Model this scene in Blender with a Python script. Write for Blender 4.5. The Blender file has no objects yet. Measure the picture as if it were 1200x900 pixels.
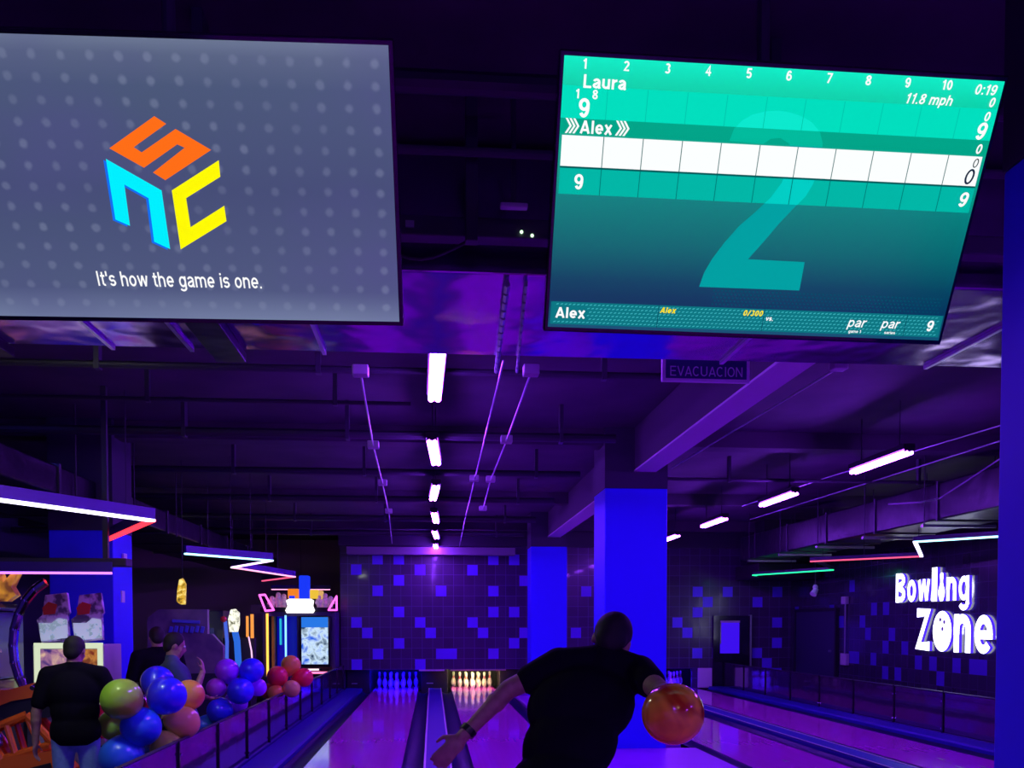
import bpy, bmesh, math, random
from mathutils import Vector, Matrix, noise
random.seed(7)
C = bpy.context.scene.collection
PI = math.pi

# ------------------------------------------------------------------ materials
def lin(c):
    return tuple(((v/255/12.92) if v/255 <= .04045 else ((v/255+.055)/1.055)**2.4) for v in c)
MATS = {}
def mat(name, col, rough=.5, metal=0., emit=None, strength=0., spec=.5, coat=0., bump=0., bscale=8., trans=0.):
    if name in MATS: return MATS[name]
    m = bpy.data.materials.new(name); m.use_nodes = True
    nt = m.node_tree; b = nt.nodes['Principled BSDF']
    b.inputs['Base Color'].default_value = (*col, 1)
    b.inputs['Roughness'].default_value = rough
    b.inputs['Metallic'].default_value = metal
    b.inputs['Specular IOR Level'].default_value = spec
    b.inputs['Coat Weight'].default_value = coat
    b.inputs['Coat Roughness'].default_value = .05
    b.inputs['Transmission Weight'].default_value = trans
    if emit:
        b.inputs['Emission Color'].default_value = (*emit, 1)
        b.inputs['Emission Strength'].default_value = strength
    if bump:
        tc = nt.nodes.new('ShaderNodeTexCoord'); n = nt.nodes.new('ShaderNodeTexNoise'); bp = nt.nodes.new('ShaderNodeBump')
        n.inputs['Scale'].default_value = bscale; n.inputs['Detail'].default_value = 2
        bp.inputs['Strength'].default_value = bump; bp.inputs['Distance'].default_value = .05
        nt.links.new(tc.outputs['Object'], n.inputs['Vector']); nt.links.new(n.outputs['Fac'], bp.inputs['Height'])
        nt.links.new(bp.outputs['Normal'], b.inputs['Normal'])
    MATS[name] = m
    return m
def noise_col(m, c1, c2, scale=5, lo=.35, hi=.65, vec=(1,1,1), detail=3, sock='Base Color', dist=0.):
    """base colour varied by object-space noise"""
    nt = m.node_tree; b = nt.nodes['Principled BSDF']
    tc = nt.nodes.new('ShaderNodeTexCoord'); mp = nt.nodes.new('ShaderNodeMapping'); n = nt.nodes.new('ShaderNodeTexNoise'); r = nt.nodes.new('ShaderNodeValToRGB')
    mp.inputs['Scale'].default_value = vec; n.inputs['Scale'].default_value = scale; n.inputs['Detail'].default_value = detail
    n.inputs['Distortion'].default_value = dist
    r.color_ramp.elements[0].position = lo; r.color_ramp.elements[1].position = hi
    r.color_ramp.elements[0].color = (*c1, 1); r.color_ramp.elements[1].color = (*c2, 1)
    nt.links.new(tc.outputs['Object'], mp.inputs['Vector']); nt.links.new(mp.outputs['Vector'], n.inputs['Vector'])
    nt.links.new(n.outputs['Fac'], r.inputs['Fac']); nt.links.new(r.outputs['Color'], b.inputs[sock])
    return m
def emi(name, col, s=1.):
    return mat(name, (0, 0, 0), .6, emit=col, strength=s, spec=.1)

UV = (.25, .035, 1.)                       # colour of the violet tubes
TUBE_K = 165.
M = {}
M['tube'] = emi('violet tube glow', UV, TUBE_K)
M['black'] = mat('black matt', (.012, .01, .016), .7)
M['dark'] = mat('dark painted steel', (.03, .022, .045), .5)
M['blackgloss'] = mat('black gloss', (.01, .008, .014), .12, coat=.5)
M['slab'] = noise_col(mat('ceiling slab paint', (.05, .03, .06), .8), (.035, .02, .045), (.06, .036, .07), 1.3)
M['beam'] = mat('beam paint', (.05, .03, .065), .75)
M['bounce'] = mat('beam flange paint', (.55, .42, .6), .6)  # pale tone stands for light bounced up onto the beam's underside
M['colblue'] = mat('blue column paint', (.02, .0, .95), .55)
M['coldark'] = mat('column top dark paint', (.03, .022, .05), .7)
M['duct'] = mat('galvanised duct', (.42, .22, .55), .17, metal=1., bump=.55, bscale=1.8)
M['ductdark'] = mat('dark duct', (.005, .003, .010), .35, metal=.0, bump=.35, bscale=3, spec=.2)
M['seam'] = mat('duct seam', (.7, .6, .8), .3, metal=1.)
M['conduit'] = mat('steel conduit', (.42, .4, .46), .35, metal=.8)
M['pipe'] = mat('black pipe', (.02, .016, .03), .5)
M['white'] = mat('white enamel', (.8, .8, .82), .4)
M['grey'] = mat('grey plastic', (.45, .42, .46), .5)
M['chrome'] = mat('chrome', (.8, .78, .85), .12, metal=1.)
M['panel'] = mat('black acrylic panel', (.05, .02, .07), .1, metal=.35, coat=1., bump=.22, bscale=2.2)
M['ledge'] = mat('blue gutter ledge', (.022, .006, .20), .4, spec=.3)
M['gutter'] = mat('gutter plastic', (.014, .006, .10), .4, spec=.3)
M['capping'] = mat('lane capping', (.018, .004, .26), .5, spec=.2)
M['violetfloor'] = mat('violet floor paint', (.45, .03, .75), .3, coat=.2)
M['strip'] = mat('pale capping strip', (.55, .5, .55), .35)
M['pin'] = mat('white pin plastic', (.85, .82, .72), .25, coat=.3)
M['pinred'] = mat('red pin stripe', (.7, .03, .06), .3)
M['skin'] = noise_col(mat('tan skin', (.42, .24, .17), .55), (.38, .21, .15), (.46, .27, .19), 30)
M['hair'] = mat('black hair', (.012, .009, .01), .7)
M['shirt'] = mat('black cotton', (.006, .005, .011), .9, spec=.1)
M['navyshirt'] = mat('grey blue cotton', (.05, .085, .17), .85)
M['jeans'] = noise_col(mat('blue denim', (.25, .42, .85), .85), (.22, .38, .80), (.3, .48, .9), 25)
M['darkjeans'] = mat('dark trousers', (.02, .02, .05), .85)
M['shoe'] = mat('shoe', (.05, .05, .06), .5)
M['lip'] = mat('lip', (.35, .12, .1), .5)
M['eye'] = mat('eye', (.6, .6, .6), .3)
M['watch'] = mat('black watch strap', (.01, .01, .012), .4)

# lane boards: glossy maple, procedural boards along Y
def lane_mat():
    m = mat('glossy lane boards', (.7, .1, .42), .11, coat=.4)
    nt = m.node_tree; b = nt.nodes['Principled BSDF']
    tc = nt.nodes.new('ShaderNodeTexCoord'); sx = nt.nodes.new('ShaderNodeSeparateXYZ')
    mul = nt.nodes.new('ShaderNodeMath'); mul.operation = 'MULTIPLY'; mul.inputs[1].default_value = 39/1.067
    fl = nt.nodes.new('ShaderNodeMath'); fl.operation = 'FLOOR'
    wn = nt.nodes.new('ShaderNodeTexWhiteNoise'); wn.noise_dimensions = '1D'
    r = nt.nodes.new('ShaderNodeValToRGB')
    r.color_ramp.elements[0].color = (.74, .05, .66, 1); r.color_ramp.elements[1].color = (.78, .055, .69, 1)
    nt.links.new(tc.outputs['Object'], sx.inputs['Vector']); nt.links.new(sx.outputs['X'], mul.inputs[0]); nt.links.new(mul.outputs[0], fl.inputs[0])
    nt.links.new(fl.outputs[0], wn.inputs['W']); nt.links.new(wn.outputs['Value'], r.inputs['Fac']); nt.links.new(r.outputs['Color'], b.inputs['Base Color'])
    return m
M['lane'] = lane_mat()

def tile_mat(name, base, grout, ax):
    """square .25 m tiles with thin grout; ax = the horizontal world axis of the wall"""
    m = mat(name, base, .22, coat=.2)
    nt = m.node_tree; b = nt.nodes['Principled BSDF']
    tc = nt.nodes.new('ShaderNodeTexCoord'); sx = nt.nodes.new('ShaderNodeSeparateXYZ'); cx = nt.nodes.new('ShaderNodeCombineXYZ')
    br = nt.nodes.new('ShaderNodeTexBrick'); br.offset = 0.; br.squash = 1.
    br.inputs['Scale'].default_value = 1.; br.inputs['Brick Width'].default_value = .25; br.inputs['Row Height'].default_value = .25
    br.inputs['Mortar Size'].default_value = .006; br.inputs['Bias'].default_value = 0
    c2 = tuple(v*1.35 for v in base)
    br.inputs['Color1'].default_value = (*base, 1); br.inputs['Color2'].default_value = (*c2, 1); br.inputs['Mortar'].default_value = (*grout, 1)
    nt.links.new(tc.outputs['Object'], sx.inputs['Vector']); nt.links.new(sx.outputs[ax], cx.inputs['X']); nt.links.new(sx.outputs['Z'], cx.inputs['Y'])
    nt.links.new(cx.outputs['Vector'], br.inputs['Vector']); nt.links.new(br.outputs['Color'], b.inputs['Base Color'])
    return m
M['tile_x'] = tile_mat('dark wall tile', (.05, .022, .075), (.12, .06, .2), 'X')
M['tile_y'] = tile_mat('dark side wall tile', (.03, .022, .05), (.06, .045, .10), 'Y')  # same tiles, base darkened to stand for less light on this wall
M['tile_lit'] = mat('violet wall tile', (.16, .04, .9), .3)

M['tile_shaded'] = mat('shaded violet wall tile', (.07, .02, .42), .4)  # the violet tile again, with the side wall's weaker light painted in

# ------------------------------------------------------------------ mesh helpers
class MB:
    def __init__(s): s.bm = bmesh.new(); s.mi = 0
    def _tag(s, verts):
        fs = set()
        for v in verts:
            for f in v.link_faces: fs.add(f)
        for f in fs: f.material_index = s.mi
        return list(fs)
    def box(s, c, d, rot=None, bev=0.):
        r = bmesh.ops.create_cube(s.bm, size=1.)
        mt = Matrix.Translation(c) @ (rot.to_4x4() if rot is not None else Matrix()) @ Matrix.Diagonal((*d, 1))
        bmesh.ops.transform(s.bm, matrix=mt, verts=r['verts'])
        vs = r['verts']
        if bev:
            es = list({e for v in vs for e in v.link_edges})
            q = bmesh.ops.bevel(s.bm, geom=es, offset=bev, segments=2, affect='EDGES', profile=.5)
            vs = q['verts']
        s._tag(vs); return s
    def bx(s, x0, x1, y0, y1, z0, z1, bev=0.):
        return s.box(((x0+x1)/2, (y0+y1)/2, (z0+z1)/2), (abs(x1-x0), abs(y1-y0), abs(z1-z0)), None, bev)
    def cone(s, p0, p1, r0, r1=None, n=12):
        p0 = Vector(p0); p1 = Vector(p1); d = p1-p0
        r = bmesh.ops.create_cone(s.bm, cap_ends=True, segments=n, radius1=r0, radius2=r0 if r1 is None else r1, depth=d.length)
        mt = Matrix.Translation((p0+p1)/2) @ d.to_track_quat('Z', 'Y').to_matrix().to_4x4()
        bmesh.ops.transform(s.bm, matrix=mt, verts=r['verts']); s._tag(r['verts']); return s
    def ball(s, c, rad, n=16, rot=None):
        r = bmesh.ops.create_uvsphere(s.bm, u_segments=n, v_segments=max(6, n*3//4), radius=1.)
        if not hasattr(rad, '__len__'): rad = (rad,)*3
        mt = Matrix.Translation(c) @ (rot.to_4x4() if rot is not None else Matrix()) @ Matrix.Diagonal((*rad, 1))
        bmesh.ops.transform(s.bm, matrix=mt, verts=r['verts']); s._tag(r['verts']); return s
    def capsule(s, p0, p1, r0, r1, n=14):
        s.cone(p0, p1, r0, r1, n); s.ball(p0, r0, n); s.ball(p1, r1, n); return s
    def path(s, pts, r, n=10, joints=True):
        for a, b in zip(pts, pts[1:]): s.cone(a, b, r, r, n)
        if joints:
            for p in pts[1:-1]: s.ball(p, r*1.02, n)
        return s
    def lathe(s, prof, c=(0,0,0), n=24, mis=None):
        rings = []
        for r, z in prof:
            rings.append([s.bm.verts.new((c[0]+r*math.cos(2*PI*i/n), c[1]+r*math.sin(2*PI*i/n), c[2]+z)) for i in range(n)])
        for k in range(len(rings)-1):
            for i in range(n):
                f = s.bm.faces.new((rings[k][i], rings[k][(i+1) % n], rings[k+1][(i+1) % n], rings[k+1][i]))
                f.material_index = mis[k] if mis else s.mi
        for ring, flip in ((rings[0], True), (rings[-1], False)):
            f = s.bm.faces.new(list(reversed(ring)) if flip else ring); f.material_index = s.mi
        return s
    def prism(s, pts, z0, z1, mtx=None):
        """polygon in local XY extruded along local z, then mtx"""
        a = [s.bm.verts.new((x, y, z0)) for x, y in pts]; b = [s.bm.verts.new((x, y, z1)) for x, y in pts]
        n = len(pts); fs = []
        fs.append(s.bm.faces.new(list(reversed(a)))); fs.append(s.bm.faces.new(b))
        for i in range(n): fs.append(s.bm.faces.new((a[i], a[(i+1) % n], b[(i+1) % n], b[i])))
        for f in fs: f.material_index = s.mi
        if mtx is not None: bmesh.ops.transform(s.bm, matrix=mtx, verts=a+b)
        return s
    def quad(s, ps):
        f = s.bm.faces.new([s.bm.verts.new(p) for p in ps]); f.material_index = s.mi; return s
    def poly2(s, pts, z):
        f = s.bm.faces.new([s.bm.verts.new((x, y, z)) for x, y in pts]); f.material_index = s.mi; f.normal_update()
        if f.normal.z < 0: f.normal_flip()
        return s
    def disc(s, x, y, z, r, n=8, ry=None):
        ry = ry or r
        return s.poly2([(x+r*math.cos(2*PI*i/n), y+ry*math.sin(2*PI*i/n)) for i in range(n)], z)
    def addmesh(s, me, mtx):
        k = len(s.bm.verts); s.bm.from_mesh(me); s.bm.verts.ensure_lookup_table()
        vs = s.bm.verts[k:]; bmesh.ops.transform(s.bm, matrix=mtx, verts=vs); s._tag(vs); return s
    def build(s, name, mats, parent=None, smooth=False, loc=None, fixn=True):
        if fixn: bmesh.ops.recalc_face_normals(s.bm, faces=s.bm.faces)
        me = bpy.data.meshes.new(name); s.bm.to_mesh(me); s.bm.free()
        for m in (mats if isinstance(mats, (list, tuple)) else [mats]): me.materials.append(m)
        if smooth:
            for p in me.polygons: p.use_smooth = True
        o = bpy.data.objects.new(name, me); C.objects.link(o)
        if parent: o.parent = parent
        if loc: o.location = loc
        return o
def autosmooth(o, ang=35):
    me = o.data
    for p in me.polygons: p.use_smooth = True
    try: me.set_sharp_from_angle(angle=math.radians(ang))
    except Exception: pass
    return o
def tag(o, label=None, cat=None, group=None, kind=None):
    if label: o['label'] = label
    if cat: o['category'] = cat
    if group: o['group'] = group
    if kind: o['kind'] = kind
    return o
def thing(name, label, cat, loc=(0,0,0), rz=0., group=None):
    o = bpy.data.objects.new(name, None); o.empty_display_size = .1; C.objects.link(o)
    o.location = loc; o.rotation_euler = (0, 0, rz)
    return tag(o, label, cat, group)
def struct(name, mb, m, **k):
    return tag(mb.build(name, m, **k), kind='structure')
def dup(root, label=None, loc=None):
    r = root.copy(); C.objects.link(r)
    if label: r['label'] = label
    if loc is not None: r.location = loc
    for ch in list(root.children):
        c = ch.copy(); C.objects.link(c); c.parent = r
        for g in list(ch.children):
            d = g.copy(); C.objects.link(d); d.parent = c
    return r
def evalmesh(o):
    dg = bpy.context.evaluated_depsgraph_get(); dg.update()
    me = bpy.data.meshes.new_from_object(o.evaluated_get(dg)); return me
# a plain grotesque alphabet drawn as strokes: cap height 1, x height .74
def glyphs(w):
    h = w/2; X = .745; B = .60
    def A(cx, cy, rx, ry, d0, d1, n=14):
        return [(cx+rx*math.cos(math.radians(d0+(d1-d0)*k/n)), cy+ry*math.sin(math.radians(d0+(d1-d0)*k/n))) for k in range(n+1)]
    def ring(cx, cy, rx, ry): return A(cx, cy, rx, ry, 0, 360, 26)
    r = B/2-h; cy = X/2; ry = X/2-h
    def arch(x0, x1, top=X, foot=0.):
        rr = (x1-x0)/2; return A((x0+x1)/2, top-h-rr*1.05, rr, rr*1.05, 180, 0, 12)+[(x1, foot)]
    g = {}
    g[' '] = (.30, [])
    g['I'] = (w+.14, [[(h+.05, 0), (h+.05, 1)]]); g['l'] = (w+.10, [[(h+.04, 0), (h+.04, 1)]])
    g['i'] = (w+.10, [[(h+.04, 0), (h+.04, X)], [(h+.04, .86), (h+.04, 1)]])
    g["'"] = (w+.06, [[(h, .66), (h, 1)]]); g['.'] = (w+.10, [[(h+.03, 0), (h+.03, w)]]); g[':'] = (w+.12, [[(h+.04, .02), (h+.04, .02+w)], [(h+.04, .56), (h+.04, .56+w)]])
    g['/'] = (.42, [[(h*.6, 0), (.40-h*.6, 1)]])
    g['t'] = (.40, [[(.16, 1-.06), (.16, .18)]+A(.16+.15, .18, .15, .18-h, 180, 285, 8), [(0, X-h), (.36, X-h)]])
    g['s'] = (.58, [A(.27, X-h-.165, .27-h, .165, 20, 180, 10)[:-1]+A(.27, X-h-.165, .27-h, .155, 180, 255, 5)+A(.27, h+.165, .27-h, .165, 75, 0, 6)+A(.27, h+.165, .27-h, .165, 0, -160, 10)])
    g['h'] = (.64, [[(h, 0), (h, 1)], [(h, .35)]+arch(h, .57-h)]); g['n'] = (.64, [[(h, 0), (h, X)], [(h, .35)]+arch(h, .57-h)])
    g['m'] = (.98, [[(h, 0), (h, X)], [(h, .35)]+arch(h, .46), [(.46, .35)]+arch(.46, .92-h)])
    g['r'] = (.42, [[(h, 0), (h, X)], [(h, .38)]+A(.40, X-h-.26, .40-h, .26, 180, 92, 8)])
    g['u'] = (.64, [[(.57-h, 0), (.57-h, X)], [(h, X), (h, .28)]+A(.285, .28, .285-h, .28-h, 180, 360, 12)])
    g['o'] = (.66, [ring(B/2, cy, r, ry)])
    g['p'] = (.66, [ring(B/2, cy, r, ry), [(h, -.28), (h, X)]])
    g['a'] = (.62, [A(.27, X-h-.19, .27-h+.01, .19, 160, 0, 12)+[(.55-h, .12), (.57-h*.6, 0)], [(.55-h, .44), (.30, .40)]+A(.25, .215, .25-h, .215-h, 95, 350, 14)+[(.55-h, .22)]])
    g['e'] = (.64, [[(h, cy-.01), (B-h, cy-.01)]+A(B/2, cy, r, ry, 0, 318, 22)])
    g['g'] = (.66, [ring(B/2, cy, r, ry), [(B-h, X), (B-h, -.06)]+A(B/2, -.06, r, .16, 0, -160, 12)])
    g['w'] = (.90, [[(h*.8, X), (.23, 0+h*.3), (.435, X), (.64, 0+h*.3), (.87-h*.8, X)]])
    g['v'] = (.60, [[(h*.8, X), (.29, h*.4), (.58-h*.8, X)]])
    g['x'] = (.60, [[(h*.7, 0), (.57-h*.7, X)], [(h*.7, X), (.57-h*.7, 0)]])
    g['L'] = (.62, [[(h, 1), (h, h), (.58, h)]]); g['T'] = (.66, [[(.31, 0), (.31, 1)], [(0, 1-h), (.62, 1-h)]])
    g['A'] = (.76, [[(h*.8, 0), (.37, 1-h*.3), (.74-h*.8, 0)], [(.17, .27), (.57, .27)]])
    g['E'] = (.68, [[(.62, h), (h, h), (h, 1-h), (.62, 1-h)], [(h, .52), (.57, .52)]])
    g['V'] = (.74, [[(h*.8, 1), (.36, h*.3), (.72-h*.8, 1)]]); g['N'] = (.78, [[(h, 0), (h, 1-h*.2), (.70-h, h*.2), (.70-h, 1)]])
    g['C'] = (.78, [A(.37, .5, .37-h, .5-h, 45, 315, 22)]); g['O'] = (.82, [ring(.38, .5, .38-h, .5-h)])
    g['U'] = (.78, [[(h, 1), (h, .36)]+A(.35, .36, .35-h, .36-h, 180, 360, 14)+[(.70-h, 1)]])
    g['D'] = (.78, [[(h, h), (h, 1-h), (.30, 1-h)]+A(.30, .5, .40-h, .5-h, 90, -90, 16)+[(h, h)]])
    g['B'] = (.74, [[(h, 0), (h, 1)], [(h, 1-h)]+A(.36, .76, .30-h, .24-h, 90, -90, 10)+[(h, .52)], [(h, .54)]+A(.36, .27, .33-h, .27-h, 90, -90, 10)+[(h, h)]])
    g['R'] = (.76, [[(h, 0), (h, 1-h), (.40, 1-h)]+A(.40, .735, .29-h, .265-h, 90, -90, 10)+[(h, .47)], [(.36, .47), (.70-h*.7, 0)]])
    g['Z'] = (.70, [[(.03, 1-h), (.64-h*.7, 1-h), (h*.9, h), (.66, h)]])
    D = .58
    g['0'] = (.64, [ring(D/2, .5, D/2-h, .5-h)])
    g['1'] = (.50, [[(.33-h*.3, 0), (.33-h*.3, 1)], [(.33-h*.3, .97), (.24, .82), (.07, .74)]])
    g['2'] = (.64, [A(.285, .70, .285-h, .30-h, 165, 0, 12)+A(.285, .70, .285-h, .30-h, 0, -40, 4)[1:]+[(h+.02, h), (.58, h)]])
    g['3'] = (.64, [A(.28, .745, .26-h, .255-h, 150, -80, 12), A(.28, .28, .29-h, .28-h, 80, -155, 14)])
    g['4'] = (.64, [[(.42, 0), (.42, 1-h*.2), (h, .32), (.60, .32)]]); g['5'] = (.64, [[(.54, 1-h), (.14, 1-h), (.10, .54)]+A(.28, .33, .29-h, .33-h, 125, -150, 16)])
    g['6'] = (.64, [ring(D/2, .33, D/2-h, .33-h), [(h, .33)]+A(D/2, .5, D/2-h, .5-h, 165, 40, 10)])
    g['7'] = (.62, [[(.02, 1-h), (.55-h*.4, 1-h), (.20, 0)]]); g['8'] = (.64, [ring(D/2, .745, D/2-h-.02, .255-h), ring(D/2, .28, D/2-h, .28-h)])
    g['9'] = (.64, [ring(D/2, .67, D/2-h, .33-h), [(D-h, .67)]+A(D/2, .5, D/2-h, .5-h, -5, -140, 10)])
    for ch in 'wvVAN':                       # sharp apexes: one stroke per limb
        adv, st = g[ch]; g[ch] = (adv, [[p, q] for t_ in st for p, q in zip(t_, t_[1:])])
    return g
def ribbon(pts, w):
    """left and right edge of a stroke, mitred"""
    P = [Vector(p) for p in pts]; n = len(P); closed = (P[0]-P[-1]).length < 1e-4; L = []; Rr = []
    for k in range(n):
        a = P[k-1] if k else (P[-2] if closed else None); b = P[k+1] if k < n-1 else (P[1] if closed else None)
        d1 = (P[k]-a).normalized() if a is not None else None; d2 = (b-P[k]).normalized() if b is not None else None
        if d1 is None: d1 = d2
        if d2 is None: d2 = d1
        n1 = Vector((-d1.y, d1.x)); n2 = Vector((-d2.y, d2.x)); m = n1+n2
        m = n1 if m.length < .1 else m.normalized(); k_ = min(1/max(.35, m.dot(n1)), 1.45)
        L.append(P[k]+m*w/2*k_); Rr.append(P[k]-m*w/2*k_)
    return L, Rr
def text_mesh(txt, weight=.15, shear=0., depth=0., gap=.06):
    """flat (or depth thick) lettering, baseline at y = 0"""
    G = glyphs(weight); bm = bmesh.new(); x = 0.
    for ch in txt:
        adv, strokes = G[ch]
        for st in strokes:
            L, Rr = ribbon(st, weight)
            for z0, z1 in ((-depth/2, depth/2),) if depth else ((0, 0),):
                def V(p, z): return bm.verts.new((p.x+x+p.y*shear, p.y, z))
                a = [V(p, z1) for p in L]; b = [V(p, z1) for p in Rr]
                for k in range(len(a)-1): bm.faces.new((b[k], b[k+1], a[k+1], a[k]))
                if depth:
                    c = [V(p, z0) for p in L]; d = [V(p, z0) for p in Rr]
                    for k in range(len(a)-1):
                        bm.faces.new((c[k], c[k+1], d[k+1], d[k])); bm.faces.new((a[k], a[k+1], c[k+1], c[k])); bm.faces.new((d[k], d[k+1], b[k+1], b[k]))
                    bm.faces.new((a[0], c[0], d[0], b[0])); bm.faces.new((b[-1], d[-1], c[-1], a[-1]))
        x += adv+gap
    me = bpy.data.meshes.new('t'); bm.to_mesh(me); bm.free(); return me
def mbounds(me):
    xs = [v.co.x for v in me.vertices]; ys = [v.co.y for v in me.vertices]
    return min(xs), max(xs), min(ys), max(ys)
def put_text(mb, txt, x0, x1, y0, y1, z, mi=0, weight=.15, shear=0.):
    """flat text filling the box x0..x1, y0..y1 of local XY"""
    me = text_mesh(txt, weight, shear); a, b, c, d = mbounds(me)
    mt = Matrix.Translation((x0, y0, z)) @ Matrix.Diagonal(((x1-x0)/(b-a), (y1-y0)/(d-c), 1, 1)) @ Matrix.Translation((-a, -c, 0))
    mb.mi = mi; mb.addmesh(me, mt); bpy.data.meshes.remove(me)
def fuse(name, mb, m, parent=None, voxel=.012, it=6, cuts=(), loc=None):
    """one continuous skin over the joined solids, optionally cut by planes (point, outward normal)"""
    me0 = bpy.data.meshes.new('f'); mb.bm.to_mesh(me0); mb.bm.free()
    o = bpy.data.objects.new('f', me0); C.objects.link(o)
    r = o.modifiers.new('r', 'REMESH'); r.mode = 'VOXEL'; r.voxel_size = voxel
    if it:
        sm = o.modifiers.new('s', 'SMOOTH'); sm.iterations = it; sm.factor = .5
    me = evalmesh(o); bpy.data.objects.remove(o); bpy.data.meshes.remove(me0)
    if cuts:
        bm = bmesh.new(); bm.from_mesh(me)
        for co, no in cuts:
            g = bm.verts[:]+bm.edges[:]+bm.faces[:]
            q = bmesh.ops.bisect_plane(bm, geom=g, plane_co=co, plane_no=no, clear_outer=True)
            es = [e for e in q['geom_cut'] if isinstance(e, bmesh.types.BMEdge)]
            if es: bmesh.ops.holes_fill(bm, edges=es, sides=0)
        bm.to_mesh(me); bm.free()
    me.name = name; me.materials.clear(); me.materials.append(m)
    for p in me.polygons: p.use_smooth = True
    ob = bpy.data.objects.new(name, me); C.objects.link(ob)
    if parent: ob.parent = parent
    if loc: ob.location = loc
    return ob

# ------------------------------------------------------------------ camera
cam = bpy.data.cameras.new('camera'); co = bpy.data.objects.new('camera', cam); C.objects.link(co)
co.location = (0, 0, 1.57)
co.rotation_euler = (math.radians(90-2.0), 0, math.radians(-4.83))
cam.sensor_fit = 'HORIZONTAL'; cam.sensor_width = 36.; cam.lens = 36.*1100/1200
cam.shift_y = (770-450)/1200.
cam.clip_start = .05
bpy.context.scene.camera = co

# ------------------------------------------------------------------ the setting
struct('floor', MB().bx(-2.06, 8.8, -6, 4.3, -.25, 0), M['lane'])
struct('floor_arcade', MB().bx(-9, -2.28, -6, 27, -.35, -.25), mat('arcade carpet', (.03, .02, .06), .8))
struct('floor_subbase', MB().bx(-2.28, 8.8, 4.3, 24.4, -.4, -.16), M['black'])
struct('floor_walkway', MB().bx(7.16, 8.8, 4.3, 22.4, -.16, -.02), M['black'])
struct('ceiling', MB().bx(-9, 8.9, -6, 27, 3.95, 4.1), M['slab'])
struct('beam_long', MB().bx(2.45, 2.70, 6.15, 22.3, 3.44, 3.95), M['beam'])  # dark paint carries the shade of the beam's sides
struct('beam_bounce_strip', MB().bx(2.44, 2.71, 6.15, 22.3, 3.42, 3.44), M['bounce'])  # added strip: floor bounce on the underside, put into its colour
for i, y in enumerate((2.9, 9.6, 16.5)):
    pass

# wall with tiles as one grid mesh; violet tiles are faces with their own material
def tile_wall(name, axis, pos, u0, u1, v0, v1, lit, m, thick=.12, holes=()):
    mb = MB(); bm = mb.bm
    def vt(u, v):
        return (u, pos, v) if axis == 'x' else (pos, u, v)
    nu = int(round((u1-u0)/.25)); nv = int(round((v1-v0)/.25))
    for i in range(nu):
        for j in range(nv):
            if any(a <= i < b and c <= j < d for a, b, c, d in holes): continue
            ua, ub = u0+i*.25, u0+(i+1)*.25; va, vb = v0+j*.25, v0+(j+1)*.25
            mb.mi = 1 if (i, j) in lit else 0
            mb.quad([vt(ua, va), vt(ub, va), vt(ub, vb), vt(ua, vb)])
    bmesh.ops.remove_doubles(bm, verts=bm.verts, dist=.001)
    # a front only wall gets its real thickness behind
    e = [x for x in bm.edges if len(x.link_faces) == 1]
    r = bmesh.ops.extrude_edge_only(bm, edges=e)
    vs = [g for g in r['geom'] if isinstance(g, bmesh.types.BMVert)]
    for v in vs:
        if axis == 'x': v.co.y += thick
        else: v.co.x += thick
    return struct(name, mb, [m, M['tile_lit'] if axis == 'x' else M['tile_shaded']], fixn=False)
LITB = [(0,0),(6,0),(11,0),(2,-1),(4,-1),(13,-1),(15,-1),(4,1),(16,1),(2,2),(8,2),(13,2),(4,4),(13,4),(15,4),(0,5),(6,5),(11,5),(1,6),(7,6),(12,6),(16,6),(4,7),(15,7),(2,8),(8,8),(9,8),(13,8),(0,9),(6,9),(22,2),(21,6),(33,2),(36,2),(34,3),(33,4),(39,3),(41,2),(31,5),(32,6),(41,5),(41,7),(39,8),(40,9),(33,8),(35,8),(26,4),(24,7)]
# columns start at x=-1.9218, the top of row 0 is z=2.988; the masking wall goes down to z=.488
bx0 = -1.9218-.25; bz0 = 2.988-10*.25
tile_wall('wall_back', 'x', 22.5, bx0, bx0+44*.25, bz0, bz0+12*.25, {(c+1, 9-r) for c, r in LITB}, M['tile_x'])
tile_wall('wall_back_corner', 'x', 22.5, bx0+34*.25, bx0+44*.25, -.25, bz0, {(7, 2), (8, 2)}, M['tile_x'])
struct('wall_pit', MB().bx(-2.2, 6.8, 24.2, 24.3, -.2, 1.2), M['black'])
struct('wall_bulkhead', MB().bx(-2.2, 8.9, 22.35, 22.6, 3.42, 3.95), M['dark'])
LITR = {(80,7),(78,6),(74,6),(73,5),(69,5),(70,4),(76,3),(75,3),(72,3),(67,4),(63,3),(58,3),(57,3),(65,3),(60,3),(70,2),(68,2),(62,2),(88,7),(88,4),(90,3),(76,9),(72,7),(70,7),(52,3),(48,6),(45,4),(40,5),(37,2),(30,6),(26,3)}
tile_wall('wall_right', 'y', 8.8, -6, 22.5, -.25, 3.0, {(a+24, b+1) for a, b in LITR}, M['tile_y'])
struct('wall_right_upper', MB().bx(8.8, 8.95, -6, 22.5, 3.0, 3.95), M['black'])
struct('wall_left', MB().bx(-9.1, -9, -6, 27, -.25, 3.95), mat('left wall paint', (.06, .05, .14), .8))
struct('wall_arcade_back', MB().bx(-9, -2.0, 27, 27.1, -.25, 3.95), mat('arcade back wall paint', (.42, .36, .30), .8))
struct('wall_arcade_return', MB().bx(-2.2, -2.08, 22.62, 27, -.25, 3.95), M['dark'])
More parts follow.
